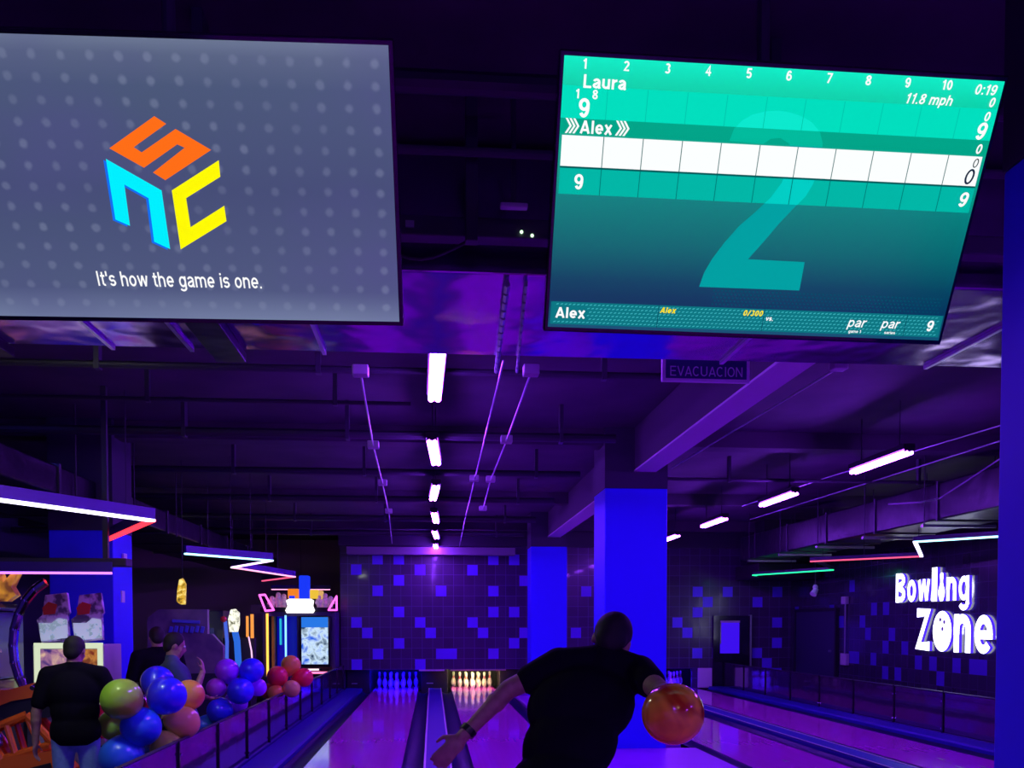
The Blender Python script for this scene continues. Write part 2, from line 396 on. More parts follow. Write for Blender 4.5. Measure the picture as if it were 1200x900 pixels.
# cornice over the pins
struct('trim_cornice', MB().bx(-2.0, 1.95, 22.18, 22.45, 3.2, 3.38, .01), mat('cornice paint', (.22, .18, .25), .5))
struct('trim_masking_edge', MB().bx(-.33, .28, 22.44, 22.5, .455, .488), M['white'])
struct('trim_masking_edge_bright', MB().bx(.42, 1.75, 22.44, 22.5, .46, .488), mat('masking edge', (.5, .4, .3), .5))

# blue columns with dark capitals
def column(n, x0, x1, y0, y1, zt=3.22, zb=-.2):
    struct('column_%d' % n, MB().bx(x0, x1, y0, y1, zb, zt, .012), M['colblue'])
    struct('column_capital_%d' % n, MB().bx(x0-.002, x1+.002, y0-.002, y1+.002, zt, 3.95), M['coldark'])
column(1, 2.085, 2.856, 2.56, 3.33)
column(2, 2.085, 2.856, 11.3, 12.07)
column(3, 2.085, 2.856, 19.88, 20.65)
column(4, -4.42, -3.70, 11.3, 12.0, 2.66, -.25)
sw = tag(MB().bx(-3.70, -3.685, 11.55, 11.66, 1.83, 1.97, .004).build('wall_switch', M['white']), 'white switch plate high on the arcade column', 'switch')
sw2 = tag(MB().bx(-3.70, -3.67, 11.6, 11.72, 2.28, 2.42, .008).build('wall_sensor', M['white']), 'small white box at the top of the arcade column', 'sensor')

# ------------------------------------------------------------------ lanes
LANES = [(-.88, 'beside the barrier with balloons, ending at the blue-lit pins'),
         (.98, 'under the bowler, ending at the warm-lit pins'),
         (4.035, 'just beyond the big blue column'),
         (5.905, 'along the black barrier below the glowing wall sign')]
def gutter_mb():
    mb = MB(); bm = mb.bm; n = 8; w = .235
    for k, (y0, y1) in enumerate([(4.3, 22.4)]):
        pa = []; pb = []
        for i in range(n+1):
            t = PI*i/n; x = -w/2*math.cos(t); z = -.075*math.sin(t)-.004
            pa.append(bm.verts.new((x, y0, z))); pb.append(bm.verts.new((x, y1, z)))
        for i in range(n): bm.faces.new((pa[i], pa[i+1], pb[i+1], pb[i]))
    r = bmesh.ops.solidify(bm, geom=bm.faces[:], thickness=.006)
    return mb
for cx, d in LANES:
    t = thing('bowling_lane', 'glossy wooden bowling lane '+d, 'bowling lane', (cx, 0, 0), 0, 'bowling lanes')
    mb = MB().bx(-.533, .533, 4.3, 23.95, -.05, 0)
    mb.build('lane_surface', M['lane'], t)
    mb = MB()
    for ax in range(7):
        px = -.4+ax*.1333; py = 8.6+.62*(3-abs(ax-3))
        mb.poly2([(px-.03, py-.1), (px, py-.07), (px+.03, py-.1), (px, py+.1)], .0012)
    mb.build('aiming_arrows', mat('dark arrow inlay', (.05, .02, .05), .3), t, fixn=False)
    g = gutter_mb().build('gutter', M['gutter'], t, smooth=True, loc=(-.533-.119, 0, 0))
    g2 = g.copy(); C.objects.link(g2); g2.parent = t; g2.location = (.533+.119, 0, 0)

def divider(x0, x1, label, y1=22.35, stripe=True, h=.05, y0=4.35, m=None):
    t = thing('lane_divider', label, 'lane divider', ((x0+x1)/2, 0, 0), 0, 'lane dividers')
    w = (x1-x0)/2
    MB().prism([(-w, -.15), (-w, h*.6), (-w+.025, h), (w-.025, h), (w, h*.6), (w, -.15)], y0, y1,
               Matrix(((1,0,0,0),(0,0,1,0),(0,1,0,0),(0,0,0,1)))).build('capping', m or M['capping'], t)
    if stripe:
        for s in (-1, 1):
            MB().bx(s*(w-.015)-.011, s*(w-.015)+.011, y0, y1, h, h+.006).build('edge_strip', M['strip'], t)
    return t
divider(-.105, .205, 'blue capped divider between the blue-lit lane and the bowler\'s lane')
for ya, yb, lab in ((4.35, 11.29, 'wide blue divider reaching from the approach to the big blue column'), (12.08, 19.87, 'wide blue divider between the two blue columns'), (20.66, 22.3, 'short blue divider behind the far blue column')):
    divider(1.76, 3.25, lab, stripe=False, y1=yb, y0=ya, m=M['violetfloor'])
divider(4.82, 5.12, 'narrow capped divider between the two lanes beyond the column')
divider(-2.05, -1.66, 'blue ledge along the foot of the balloon barrier', stripe=False, h=.06)
divider(6.69, 7.04, 'blue ledge along the foot of the far black barrier', stripe=False, h=.06)

# barriers of black acrylic panels
def barrier(x, y0, n, pitch, side, label, h=.6):
    t = thing('lane_barrier', label, 'barrier', (x, 0, 0))
    for k in range(n):
        a = y0+k*pitch; b = a+pitch-.05
        MB().bx(-.012, .012, a, b, .06, h, .004).build('panel', M['panel'], t)
        p = MB().bx(-.03, .03, b+.005, b+.045, -.14, h+.015, .006).build('post', M['blackgloss'], t)
        q = MB()
        for z in (.12, .5): q.cone((side*.03, b+.025, z), (side*.04, b+.025, z), .011, .011, 8)
        q.build('bolt', M['chrome'], p)
    MB().bx(-.02, .02, y0, y0+n*pitch-.06, h+.001, h+.014, .003).build('top_rail', M['dark'], t)
    MB().bx(-.035, .035, y0, y0+n*pitch-.06, -.14, .058, .006).build('kickboard', M['ledge'], t)
    return t
barrier(-2.1, 5.06, 12, 1.43, 1, 'low barrier of dark glossy panels dividing the lanes from the arcade')
barrier(7.1, 5.5, 12, 1.405, -1, 'low barrier of dark glossy panels below the glowing wall sign', h=.62)

# pin decks
def pin_profile():
    return [(.0286, 0), (.036, .02), (.0494, .057), (.0578, .086), (.0605, .114), (.0590, .14), (.0521, .165), (.0425, .19), (.0330, .215),
            (.0262, .24), (.0233, .254), (.0240, .272), (.0262, .29), (.0295, .312), (.0318, .335), (.0314, .350), (.0275, .366), (.0185, .377), (.006, .381)]
pr = pin_profile()
mis = [1 if k in (8, 10) else 0 for k in range(len(pr)-1)]
pin0 = None
ROW = [['alone in front'], ['second row, arcade side', 'second row, sign side'], ['third row, arcade side', 'third row, middle', 'third row, sign side'],
       ['back row, arcade end', 'back row, second from arcade end', 'back row, second from sign end', 'back row, sign end']]
RACK = ['blue-lit rack', 'warm-lit rack', 'rack behind the big column', 'rack by the pale plate']
for li, (cx, d) in enumerate(LANES):
    for r in range(4):
        for k in range(r+1):
            lab = 'white pin, %s, %s' % (RACK[li], ROW[r][k])
            x = cx+(k-r/2)*.3048
            y = 22.95+r*.264
            if pin0 is None:
                pin0 = o = MB().lathe(pr, n=20, mis=mis).build('bowling_pin', [M['pin'], M['pinred']], smooth=True)
            else:
                o = pin0.copy(); C.objects.link(o)
            o.location = (x, y, .0005); tag(o, lab, 'bowling pin', 'pins of the '+RACK[li])
# kickbacks between the pin decks
for x0, x1, lab in ((-2.05, -1.5, 'black end plate beside the blue-lit pins'), (-.28, .36, 'black plate between blue-lit and warm-lit pins'),
                    (1.62, 3.38, 'wide black plate beside the warm-lit pins'), (4.66, 5.28, 'black plate between the two dim racks')):
    t = thing('kickback_plate', lab, 'kickback plate', ((x0+x1)/2, 22.7, -.16))
    w = (x1-x0)/2
    MB().bx(-w, w, 0, 1.4, 0, .64, .01).build('plate_body', M['black'], t)
    MB().bx(-w*.6, -w*.1, -.012, .002, .30, .32).build('latch_bar', M['grey'], t)
t = thing('kickback_plate', 'pale white end plate at the foot of the back wall door', 'kickback plate', (6.635, 22.42, -.16))
MB().bx(-.17, .17, 0, .1, .18, .66, .012).build('plate_body', mat('pale plate', (.78, .74, .74), .4), t)
MB().bx(-.185, .185, -.01, .11, 0, .178, .006).build('plate_foot', M['black'], t)
# tubes inside the pin decks (lamps of the place, tucked behind the masking wall)
def pin_lamp(cx, col, k, lab):
    t = thing('pin_lamp', lab, 'lamp', (cx, 22.66, .54))
    MB().bx(-.5, .5, -.042, .03, .0, .03).build('housing', M['black'], t)
    MB().cone((-.48, 0, -.02), (.48, 0, -.02), .012).build('tube', emi('pin lamp glow '+lab[:12], col, k), t)
pin_lamp(-.88, (.0, .0, 1.), 600, 'blue tube hidden over the blue-lit pins')
pin_lamp(.98, (1., .82, .32), 300, 'warm tube hidden over the warm-lit pins')
pin_lamp(5.905, (.02, .0, 1.), 220, 'violet blue tube over the pins by the pale end plate')

# doors
t = tag(bpy.data.objects.new('door_1', None), None, None, None, 'structure'); C.objects.link(t); t.location = (7.3, 22.44, 0)
mb = MB(); mb.bx(-.47, -.31, -.04, .05, 0, 1.78); mb.bx(.18, .43, -.04, .05, 0, 1.78); mb.bx(-.31, .18, -.04, .05, 0, .86); mb.bx(-.31, .18, -.04, .05, 1.66, 1.78)
mb.build('door_leaf', M['blackgloss'], t)
MB().bx(-.31, .18, .0, .02, .86, 1.66).build('door_window', emi('blue lit window', (.045, .005, .85), 1.), t)
MB().bx(-.31, -.285, -.05, -.041, 1.1, 1.62).build('window_trim', M['conduit'], t)
MB().bx(-.31, .18, -.05, -.041, 1.61, 1.66).build('window_blind', M['strip'], t)
MB().bx(.43, .47, -.07, .05, .3, 1.8).build('door_jamb', M['conduit'], t)
t = tag(bpy.data.objects.new('door_2', None), None, None, None, 'structure'); C.objects.link(t); t.location = (8.77, 20.9, -.02)
MB().bx(-.03, .02, -1.1, 1.1, 0, 1.88).build('door_leaf', mat('dark door paint', (.03, .025, .07), .5), t)
mb = MB(); mb.bx(-.05, .02, 1.1, 1.17, 0, 1.95); mb.bx(-.05, .02, -1.17, -1.1, 0, 1.95); mb.bx(-.05, .02, -1.1, 1.1, 1.88, 1.95)
mb.build('door_frame', M['black'], t)
MB().cone((-.08, -.9, 1.0), (-.03, -.9, 1.0), .025).build('door_handle', M['conduit'], t)
t = thing('wall_conduit', 'thin grey conduit running down the tiled wall beside the dark door', 'conduit', (8.76, 19.35, 0))
MB().cone((0, 0, .95), (0, 0, 2.0), .014).build('conduit_pipe', M['conduit'], t)
MB().bx(-.05, .03, -.16, .12, .70, .95, .01).build('switch_box', M['grey'], t)
MB().bx(-.05, .03, -.11, .11, 2.0, 2.16, .01).build('junction_box', M['grey'], t)

# ------------------------------------------------------------------ overhead: tubes
def violet_batten(x, y, yaw, label, grp):
    t = thing('tube_light', label, 'tube light', (x, y, 3.40), yaw, grp)
    h = MB().bx(-.065, .065, -.66, .66, 0, .06, .01); h.bx(-.05, .05, -.66, -.645, -.03, 0); h.bx(-.05, .05, .645, .66, -.03, 0)
    h.build('housing', M['black'], t)
    for s in (-1, 1):
        MB().capsule((s*.027, -.64, -.032), (s*.027, .64, -.032), .024, .024, n=14).build('tube', M['tube'], t, smooth=True)
    for s in (-1, 1):
        MB().cone((0, s*.45, .06), (0, s*.45, .55), .006, n=6).build('hanger_rod', M['dark'], t)
ORD = ['nearest', 'second', 'third', 'fourth', 'fifth', 'sixth']
for k, (nx, fx) in enumerate([(.031, .01), (-.012, .035), (.04, .0), (.02, .06), (.03, .08), (.05, .09)]):
    violet_batten((nx+fx)/2+.01, 6.95+3.02*k, -math.atan2(fx-nx, 1.3), '%s violet tube light in the row above the middle divider' % ORD[k], 'violet tubes over the middle divider')
for k in range(4):
    violet_batten(4.97, 10.15+3.1*k, 0, '%s violet tube light in the row beyond the columns' % ORD[k], 'violet tubes beyond the columns')
# the same rows go on over the approach behind and beside the photographer
for x, y, lab in ((.02, -1.5, 'right behind the photographer'), (.02, -4.5, 'farthest behind the photographer'), (4.97, 6.95, 'past the near column'), (4.97, 1.5, 'before the near column'), (4.97, -2., 'far behind the near column')):
    violet_batten(x, y, 0, 'violet tube light over the approach, '+lab, 'violet tubes over the approach')

# ------------------------------------------------------------------ overhead: ducts, pipes, conduits
t = thing('air_duct', 'wide shiny metal duct crossing just beyond the hanging screens', 'air duct', (0, 5.4, 3.3))
MB().bx(-8.5, 8.75, -.70, .70, 0, .6, .01).build('duct_body', M['duct'], t)
for x in (-5.2, -3.4, -1.98, -1.5, -.68, 1.9, 3.3, 4.6):
    MB().bx(x-.012, x+.012, -.71, .71, -.02, .3).build('duct_seam', M['seam'], t)
MB().bx(-1.37, -1.18, -.75, .78, -.06, .0, .006).build('support_channel', M['ductdark'], t)
MB().bx(-2.75, -2.6, -.75, .78, -.06, .0, .006).build('support_channel', M['ductdark'], t)
for i, (xa, xb) in enumerate(((.375, .43), (.47, .57))):
    t = thing('strut_channel', ('perforated steel strut under the duct, nearer the logo screen', 'thin steel strut under the duct, nearer the score screen')[i], 'strut', (xa, 4.72, 3.262))
    mb = MB(); d = Vector((xb-xa, 1.64, 0)); n = 13
    for k in range(n):
        a = d*(k/n); b = d*((k+.8)/n)
        mb.cone(a, b, .016 if i == 0 else .009, n=6)
    mb.cone((0, 0, .012), d+Vector((0, 0, .012)), .01, n=6)
    mb.build('channel', M['conduit'], t)
t = thing('cable_tray', 'dark cable tray in front of the shiny duct between the screens', 'cable tray', (0, 4.5, 3.38))
MB().bx(-3.4, 3.6, -.05, .05, 0, .09, .006).build('tray', M['dark'], t)
for x, z in ((.42, -.005), (.47, -.02)):
    MB().ball((x, -.06, z+.03), .008, 8).build('indicator_light', emi('greenish led', (.6, 1., .6), 2.), t)
MB().bx(-.12, -.08, -.062, -.05, .03, .06).build('tray_clip', M['conduit'], t)
mb = MB(); P = [(-.28, -.04, .02)]
for k in range(9):
    u = k/8; P.append((-.26+u*.42, -.03, -.02-.10*math.sin(PI*u)*(1-.3*u)))
mb.path(P, .008, 8); tag(mb.build('hanging_cable', M['pipe'], loc=(0, 4.5, 3.38)), 'black cable sagging below the tray between the screens', 'cable')
tag(MB().bx(.15, .205, 4.22, 4.28, 3.27, 3.95, .004).build('hanger_post', M['dark']), 'dark vertical post hanging between the two screens', 'post')
t = thing('ceiling_sensor', 'small pale grey bar fixture between the two screens', 'sensor', (.37, 4.28, 3.44))
MB().bx(-.062, .062, -.02, .02, 0, .022, .006).build('sensor_body', M['grey'], t)
MB().bx(-.01, .01, .0, .02, .02, .5).build('sensor_stem', M['dark'], t)
PIPES = [(4.15, 3.62, .02, 'dark pipe crossing above the hanging post between the screens', M['beam']),
         (3.85, 3.74, .045, 'thick dark pipe crossing high above the tops of the screens', M['pipe']),
         (7.65, 3.6, .03, 'black ceiling pipe crossing just past the shiny duct', M['pipe']),
         (8.95, 3.64, .02, 'thin black ceiling pipe crossing behind the nearest tube light', M['pipe']),
         (10.22, 3.6, .05, 'thick black ceiling pipe crossing before the second tube light', M['pipe']),
         (12.69, 3.6, .045, 'black ceiling pipe crossing ahead of the third tube light', M['pipe']),
         (13.1, 3.62, .025, 'pale thin pipe crossing close behind the column front', M['beam']),
         (15.41, 3.6, .05, 'black ceiling pipe crossing behind the third tube light', M['pipe']),
         (18.2, 3.6, .06, 'black ceiling pipe crossing near the fourth tube light', M['pipe']),
         (20.6, 3.55, .06, 'black ceiling pipe crossing nearest the tiled back wall', M['pipe'])]
for y, z, r, lab, m in PIPES:
    t = thing('ceiling_pipe', lab, 'pipe', (0, y, z))
    x0, x1 = (-8.8, 2.0) if y > 6.2 else (-8.8, 8.7)
    if y == 13.1: x0, x1 = 2.9, 8.7
    if y == 8.95: x1 = -.2
    MB().cone((x0, 0, 0), (x1, 0, 0), r, n=10).build('pipe_run', m, t, smooth=False)
    xs = [x for x in (-5.6, -2.6, -.9, 1.4, 4.2, 7.) if x0 < x < x1]
    for x in xs: MB().bx(x-.02, x+.02, -r-.01, r+.01, -r-.01, 3.95-z).build('pipe_hanger', M['dark'], t)
# crossing ribs of the slab
for i, (y, w, z) in enumerate(((6.9, .25, 3.78), (11.4, .3, 3.75), (16.9, .3, 3.75), (21.4, .3, 3.72))):
    struct('beam_cross_%d' % (i+1), MB().bx(-9, 8.8, y, y+w, z, 3.95), M['slab'])
# conduits with junction boxes
def conduit(pts, boxes, lab, r=.008):
    t = thing('ceiling_conduit', lab, 'conduit')
    MB().path(pts, r, 8).build('conduit_pipe', M['conduit'], t)
    for x, y, z in boxes:
        MB().bx(x-.055, x+.055, y-.05, y+.05, z-.02, z+.05, .008).build('junction_box', M['grey'], t)
conduit([(-.49, 6.6, 3.3), (-.57, 9.28, 3.3), (-.61, 11.73, 3.3), (-.67, 14.65, 3.3), (-.86, 20.3, 3.3)], [(-.49, 6.6, 3.3), (-.57, 9.28, 3.3), (-.61, 11.73, 3.3), (-.67, 14.65, 3.3)], 'pale steel conduit with boxes along the ceiling beside the tube row, arcade side')
conduit([(.47, 6.2, 3.3), (.54, 15.74, 3.3), (.6, 21, 3.3)], [(.5, 11.3, 3.3)], 'thin steel conduit along the ceiling closest to the tube row, column side')
conduit([(.68, 6.49, 3.3), (.70, 8.91, 3.3), (.70, 11.34, 3.3), (.76, 14.2, 3.3)], [(.68, 6.49, 3.3), (.70, 8.91, 3.3), (.70, 11.34, 3.3), (.76, 14.2, 3.3)], 'broken steel conduit with pale boxes ending short of the back wall')
conduit([(3.05, 6.9, 3.5), (2.95, 11.5, 3.5)], [(3.05, 6.9, 3.5)], 'conduit with a violet-lit box just past the long beam')
conduit([(6.3, 9.0, 3.75), (5.85, 13.5, 3.75), (5.7, 17., 3.75)], [], 'shiny thin pipe high over the lanes, nearest the beam', .009)
conduit([(6.35, 7.6, 3.62), (6.3, 13.2, 3.62), (6.2, 18., 3.62)], [], 'shiny thin pipe over the outer lane, second from the beam', .010)
conduit([(6.6, 7.8, 3.5), (6.5, 10.2, 3.5), (6.15, 11.0, 3.1), (5.9, 11.0, 3.05), (5.6, 11.2, 3.05)], [(6.6, 7.8, 3.55)], 'bent conduit dropping behind the nearest tube beyond the columns', .01)
# long dark ducts at both sides
t = thing('side_duct', 'long dark duct hung along the wall of the glowing sign', 'air duct', (7.2, 0, 2.98))
MB().bx(-.4, .55, 7.2, 20.4, 0, .50, .02).build('duct_body', M['ductdark'], t)
for y in (8.6, 10.4, 12.2, 14., 15.8, 17.6, 19.4):
    MB().bx(-.42, .57, y-.02, y+.02, -.02, .52).build('duct_flange', M['dark'], t)
    for x in (-.43, .58): MB().cone((x, y+.3, -.06), (x, y+.3, .97), .008, n=6).build('hanger_rod', M['dark'], t)
    MB().bx(-.46, .6, y+.27, y+.33, -.07, -.03).build('cross_channel', M['conduit'], t)
t = thing('side_duct', 'long dark duct over the arcade above the white and red neon', 'air duct', (-4.3, 0, 2.92))
MB().bx(-.9, .42, 4.6, 24, .0, .30, .02).build('duct_body', M['ductdark'], t)
for y in (6.2, 8.2, 10.2, 12.2, 14.2, 16.2, 18.2, 20.2):
    MB().bx(-.92, .44, y-.03, y+.03, -.02, .32).build('duct_flange', M['dark'], t)
    MB().cone((.45, y+.4, -.03), (.45, y+.4, 1.03), .01, n=6).build('hanger_rod', M['dark'], t)
tag(MB().bx(7.3, 8.75, 20.6, 22.2, 2.62, 2.95, .02).bx(7.5, 8.6, 20.8, 22.0, 2.95, 3.95).build('duct_box', M['black']), 'black box duct in the corner above the dark door', 'duct')
t = thing('ceiling_spotlight', 'small white spotlight hanging near the dark door', 'spotlight', (8.2, 19.6, 2.3))
MB().cone((0, 0, .05), (0, 0, .62), .012, n=8).build('stem', M['dark'], t)
MB().cone((-.07, -.05, -.09), (.02, .0, .03), .075, .05, 14).build('lamp_head', M['white'], t)
MB().ball((0, 0, .07), .055, 12).build('swivel', M['white'], t)

# neon zigzags
NCH = mat('neon channel violet', (.05, .012, .26), .4)  # violet halo around the neon, put into the channel's colour
NCD = mat('neon channel dark', (.02, .008, .05), .4)
def neon(pts, cols, label, w=.035, hang=True, top=3.9, cat='neon light', ch=.10, chm=None):
    t = thing('neon_light', label, cat, pts[0])
    o = Vector(pts[0])
    for k in range(len(pts)-1):
        a = Vector(pts[k])-o; b = Vector(pts[k+1])-o; d = (b-a); L = d.length
        rot = d.to_track_quat('Y', 'Z').to_matrix()
        MB().box((a+b)/2+Vector((0, 0, .011+ch/2)), (w*.8, L+.03, ch), rot, .004).build('channel', chm or NCH, t)
        c, s, nm = cols[k]
        if s: MB().box((a+b)/2, (w, L+.02, .022), rot, .004).build('glow_strip', emi('neon '+nm, c, s), t)
        if hang:
            m = (a+b)/2; MB().cone(m+Vector((0, 0, .08)), Vector((m.x, m.y, top-o.z)), .005, n=6).build('hanger_wire', M['dark'], t)
    return t
WH = ((.75, .7, 1.), 4., 'white'); RD = ((1., .03, .05), 2.4, 'red'); CY = ((.35, .85, 1.), 3., 'cyan'); PK = ((1., .35, .6), 2., 'pink'); GR = ((.02, 1., .35), 1.8, 'green')
VI = ((.55, .15, 1.), 2.5, 'violet'); OFF = ((0, 0, 0), 0, 'off'); RP = ((1., .1, .25), 1.3, 'rose'); LP = ((.9, .6, 1.), 3., 'lilac')
K = .756
def zz(pts): return [(x*K, y*K, 2.5) for x, y in pts]
neon(zz([(-5.85, 6.8), (-3.32, 11.51), (-4.75, 14.23)]), [WH, RD], 'ceiling neon zigzag over the arcade, long white then red', .075)
neon(zz([(-4.29, 16.87), (-3.1, 18.53), (-4.32, 20.83), (-3.57, 24.8), (-4.8, 27.2)]), [CY, LP, PK, RP], 'ceiling neon zigzag in cyan and pink far in the arcade', .055)
neon([(8.1, 10.0, 2.67), (6.42, 12.08, 2.67), (7.9, 14.65, 2.67), (6.61, 16.0, 2.67), (8.09, 18.47, 2.67), (7.16, 20.55, 2.67), (8.05, 21.7, 2.67)], [CY, WH, RP, OFF, GR, GR], 'ceiling neon zigzag in cyan, red and green above the sign', .05, ch=.06, chm=NCD)
o = neon([(-4.8, 9.7, 2.08), (-3.2, 9.7, 2.08)], [VI], 'straight violet neon bar hanging in front of the arcade column', .035, False)
MB().bx(-.25, 1.75, .0, .2, .07, .15, .01).bx(-.15, -.1, .07, .12, .15, 1.87).bx(1.5, 1.55, .07, .12, .15, 1.87).build('hanging_bar', M['dark'], o)
neon([(-4.05, 24.2, 2.45), (-2.6, 24.2, 2.45)], [PK], 'short pink neon bar behind the big prize machine', .03, True)

# evacuation sign
t = thing('evacuation_sign', 'dim framed sign reading EVACUACION hanging past the score screen', 'sign', (1.89, 6.42, 3.245))
MB().bx(-.31, .31, 0, .03, 0, .25, .004).build('sign_frame', mat('sign frame grey', (.8, .78, .8), .6), t)
MB().bx(-.285, .285, -.006, .0, .022, .228).build('sign_face', mat('sign navy', (.03, .06, .16), .6), t)
mb = MB(); F = Matrix(((1,0,0,0),(0,0,-1,0),(0,1,0,0),(0,0,0,1)))
put_text(mb, 'EVACUACION', -.255, .255, .035, .105, 0, weight=.12)
o = mb.build('sign_lettering', mat('sign letter grey', (.75, .75, .8), .6), t, fixn=False); o.matrix_local = Matrix.Translation((0, -.008, 0)) @ F
for x in (-.2, .2): MB().cone((x, .015, .25), (x, .015, .70), .004, n=6).build('hanger_wire', M['conduit'], t)

# ------------------------------------------------------------------ the hanging screens
def screen_frame(X, Y, Z, yaw, tilt, roll):
    cr, sr, ca, sa, ct, st = math.cos(roll), math.sin(roll), math.cos(yaw), math.sin(yaw), math.cos(tilt), math.sin(tilt)
    r = Vector((ca, sa, 0)); n = Vector((-sa, ca, 0)); u = Vector((0, 0, 1))*ct-n*st
    r2 = r*cr+u*sr; u2 = u*cr-r*sr; w = r2.cross(u2)
    m = Matrix((r2, u2, w)).transposed().to_4x4(); m.translation = (X, Y, Z)
    return m
W, Hh = 1.46, 1.46*9/16
def ramp_screen(name, stops, axis='Y', extra=None, edge=.0):
    m = bpy.data.materials.new(name); m.use_nodes = True; nt = m.node_tree; b = nt.nodes['Principled BSDF']
    b.inputs['Base Color'].default_value = (.01, .01, .012, 1); b.inputs['Roughness'].default_value = .3
    tc = nt.nodes.new('ShaderNodeTexCoord'); sx = nt.nodes.new('ShaderNodeSeparateXYZ'); r = nt.nodes.new('ShaderNodeValToRGB')
    el = r.color_ramp.elements
    while len(el) < len(stops): el.new(.5)
    for e, (p, c) in zip(el, stops): e.position = p; e.color = (*lin(c), 1)
    nt.links.new(tc.outputs['Generated'], sx.inputs['Vector']); nt.links.new(sx.outputs[axis], r.inputs['Fac'])
    out = r.outputs['Color']
    if extra:
        n = nt.nodes.new('ShaderNodeTexNoise'); n.inputs['Scale'].default_value = extra[0]; n.inputs['Detail'].default_value = 2
        mx = nt.nodes.new('ShaderNodeMixRGB'); mx.blend_type = 'MIX'; mx.inputs['Color2'].default_value = (*lin(extra[1]), 1)
        mr = nt.nodes.new('ShaderNodeMapRange'); mr.inputs['From Min'].default_value = .45; mr.inputs['From Max'].default_value = .8; mr.inputs['To Max'].default_value = extra[2]
        nt.links.new(tc.outputs['Generated'], n.inputs['Vector']); nt.links.new(n.outputs['Fac'], mr.inputs['Value']); nt.links.new(mr.outputs['Result'], mx.inputs['Fac'])
        nt.links.new(out, mx.inputs['Color1']); out = mx.outputs['Color']
    nt.links.new(out, b.inputs['Emission Color']); b.inputs['Emission Strength'].default_value = 1.
    return m
def television(name, label, frame):
    t = thing(name, label, 'screen'); t.matrix_world = frame
    MB().box((0, 0, -.03), (W+.03, Hh+.035, .05), None, .006).build('housing', M['blackgloss'], t)
    mb = MB(); mb.box((0, .0, -.075), (.5, .4, .05), None, .01); mb.box((0, .1, -.12), (.12, .3, .06)); mb.build('wall_mount', M['dark'], t)
    return t
def mount_pole(t, frame, label):
    p = frame @ Vector((0, .2, -.16)); q = frame @ Vector((0, .12, -.13))
    mb = MB(); mb.path([q, p, (p.x, p.y, 3.95)], .022, 10); tag(mb.build('screen_pole', M['dark']), label, 'mounting pole')
def SL(u, v): return ((u-.5)*W, (v-.5)*Hh)
# logo screen
F1 = screen_frame(-.8515, 3.186, 2.9846, -.0286, .5732, .0028)
tv = television('logo_screen', 'hanging screen with a three-coloured cube logo on slate grey', F1)
mount_pole(tv, F1, 'dark pole holding the logo screen')
mb = MB().quad([(-W/2, -Hh/2, 0), (W/2, -Hh/2, 0), (W/2, Hh/2, 0), (-W/2, Hh/2, 0)])
sm = ramp_screen('slate screen', [(0, (112, 124, 158)), (.12, (78, 88, 124)), (.5, (68, 78, 114)), (.85, (74, 88, 118)), (.95, (88, 100, 128)), (1., (106, 118, 144))], 'Y', (2.2, (78, 76, 132), .7))
def soft_dots(m, pu, pv, ou, ov, rad, gain):
    """the screen's own picture: a faint grid of soft dots"""
    nt = m.node_tree; b = nt.nodes['Principled BSDF']; L = nt.links
    tc = nt.nodes.new('ShaderNodeTexCoord'); sx = nt.nodes.new('ShaderNodeSeparateXYZ'); L.new(tc.outputs['Generated'], sx.inputs['Vector'])
    def mth(op, a, v=None, c=None):
        n = nt.nodes.new('ShaderNodeMath'); n.operation = op
        for k, q in enumerate((a, v, c)):
            if q is None: continue
            if isinstance(q, (int, float)): n.inputs[k].default_value = q
            else: L.new(q, n.inputs[k])
        return n.outputs[0]
    def cell(o, p, off, asp):
        q = mth('DIVIDE', mth('SUBTRACT', o, off), p); q = mth('SUBTRACT', mth('FRACT', q), .5); return mth('MULTIPLY', q, p*asp)
    dx = cell(sx.outputs['X'], pu, ou-pu/2, W); dy = cell(sx.outputs['Y'], pv, ov-pv/2, Hh)
    d = mth('SQRT', mth('ADD', mth('MULTIPLY', dx, dx), mth('MULTIPLY', dy, dy)))
    n = nt.nodes.new('ShaderNodeTexNoise'); n.inputs['Scale'].default_value = 30; L.new(tc.outputs['Generated'], n.inputs['Vector'])
    d = mth('ADD', d, mth('MULTIPLY', mth('SUBTRACT', n.outputs['Fac'], .5), .012))
    mr = nt.nodes.new('ShaderNodeMapRange'); mr.inputs['From Min'].default_value = rad; mr.inputs['From Max'].default_value = rad*.45; L.new(d, mr.inputs['Value'])
    n2 = nt.nodes.new('ShaderNodeTexNoise'); n2.inputs['Scale'].default_value = 3.5; L.new(tc.outputs['Generated'], n2.inputs['Vector'])
    f = mth('MULTIPLY', mth('MULTIPLY', mr.outputs['Result'], n2.outputs['Fac']), gain)
    mx = nt.nodes.new('ShaderNodeMixRGB'); mx.blend_type = 'MIX'; mx.inputs['Color2'].default_value = (*lin((150, 160, 190)), 1)
    src = b.inputs['Emission Color'].links[0].from_socket; L.new(f, mx.inputs['Fac']); L.new(src, mx.inputs['Color1']); L.new(mx.outputs['Color'], b.inputs['Emission Color'])
soft_dots(sm, .0587, .0735, .0893, .9405, .0165, .38)
scr = mb.build('screen', sm, tv, fixn=False)
S_ = [(.4956,.7507),(.5182,.7261),(.4407,.644),(.4559,.627),(.5364,.7097),(.6059,.6411),(.4967,.5315),(.4727,.5577),(.5496,.6465),(.535,.6576),(.4549,.5737),(.3881,.6384)]
N_ = [(.3764,.6016),(.4848,.4945),(.4818,.2775),(.4488,.3044),(.4533,.4657),(.4057,.5129),(.4009,.3625),(.3714,.3849)]
C_ = [(.6195,.6062),(.618,.5481),(.5361,.4687),(.536,.3619),(.6181,.4437),(.6184,.387),(.5057,.277),(.5072,.4953)]
mb = MB()
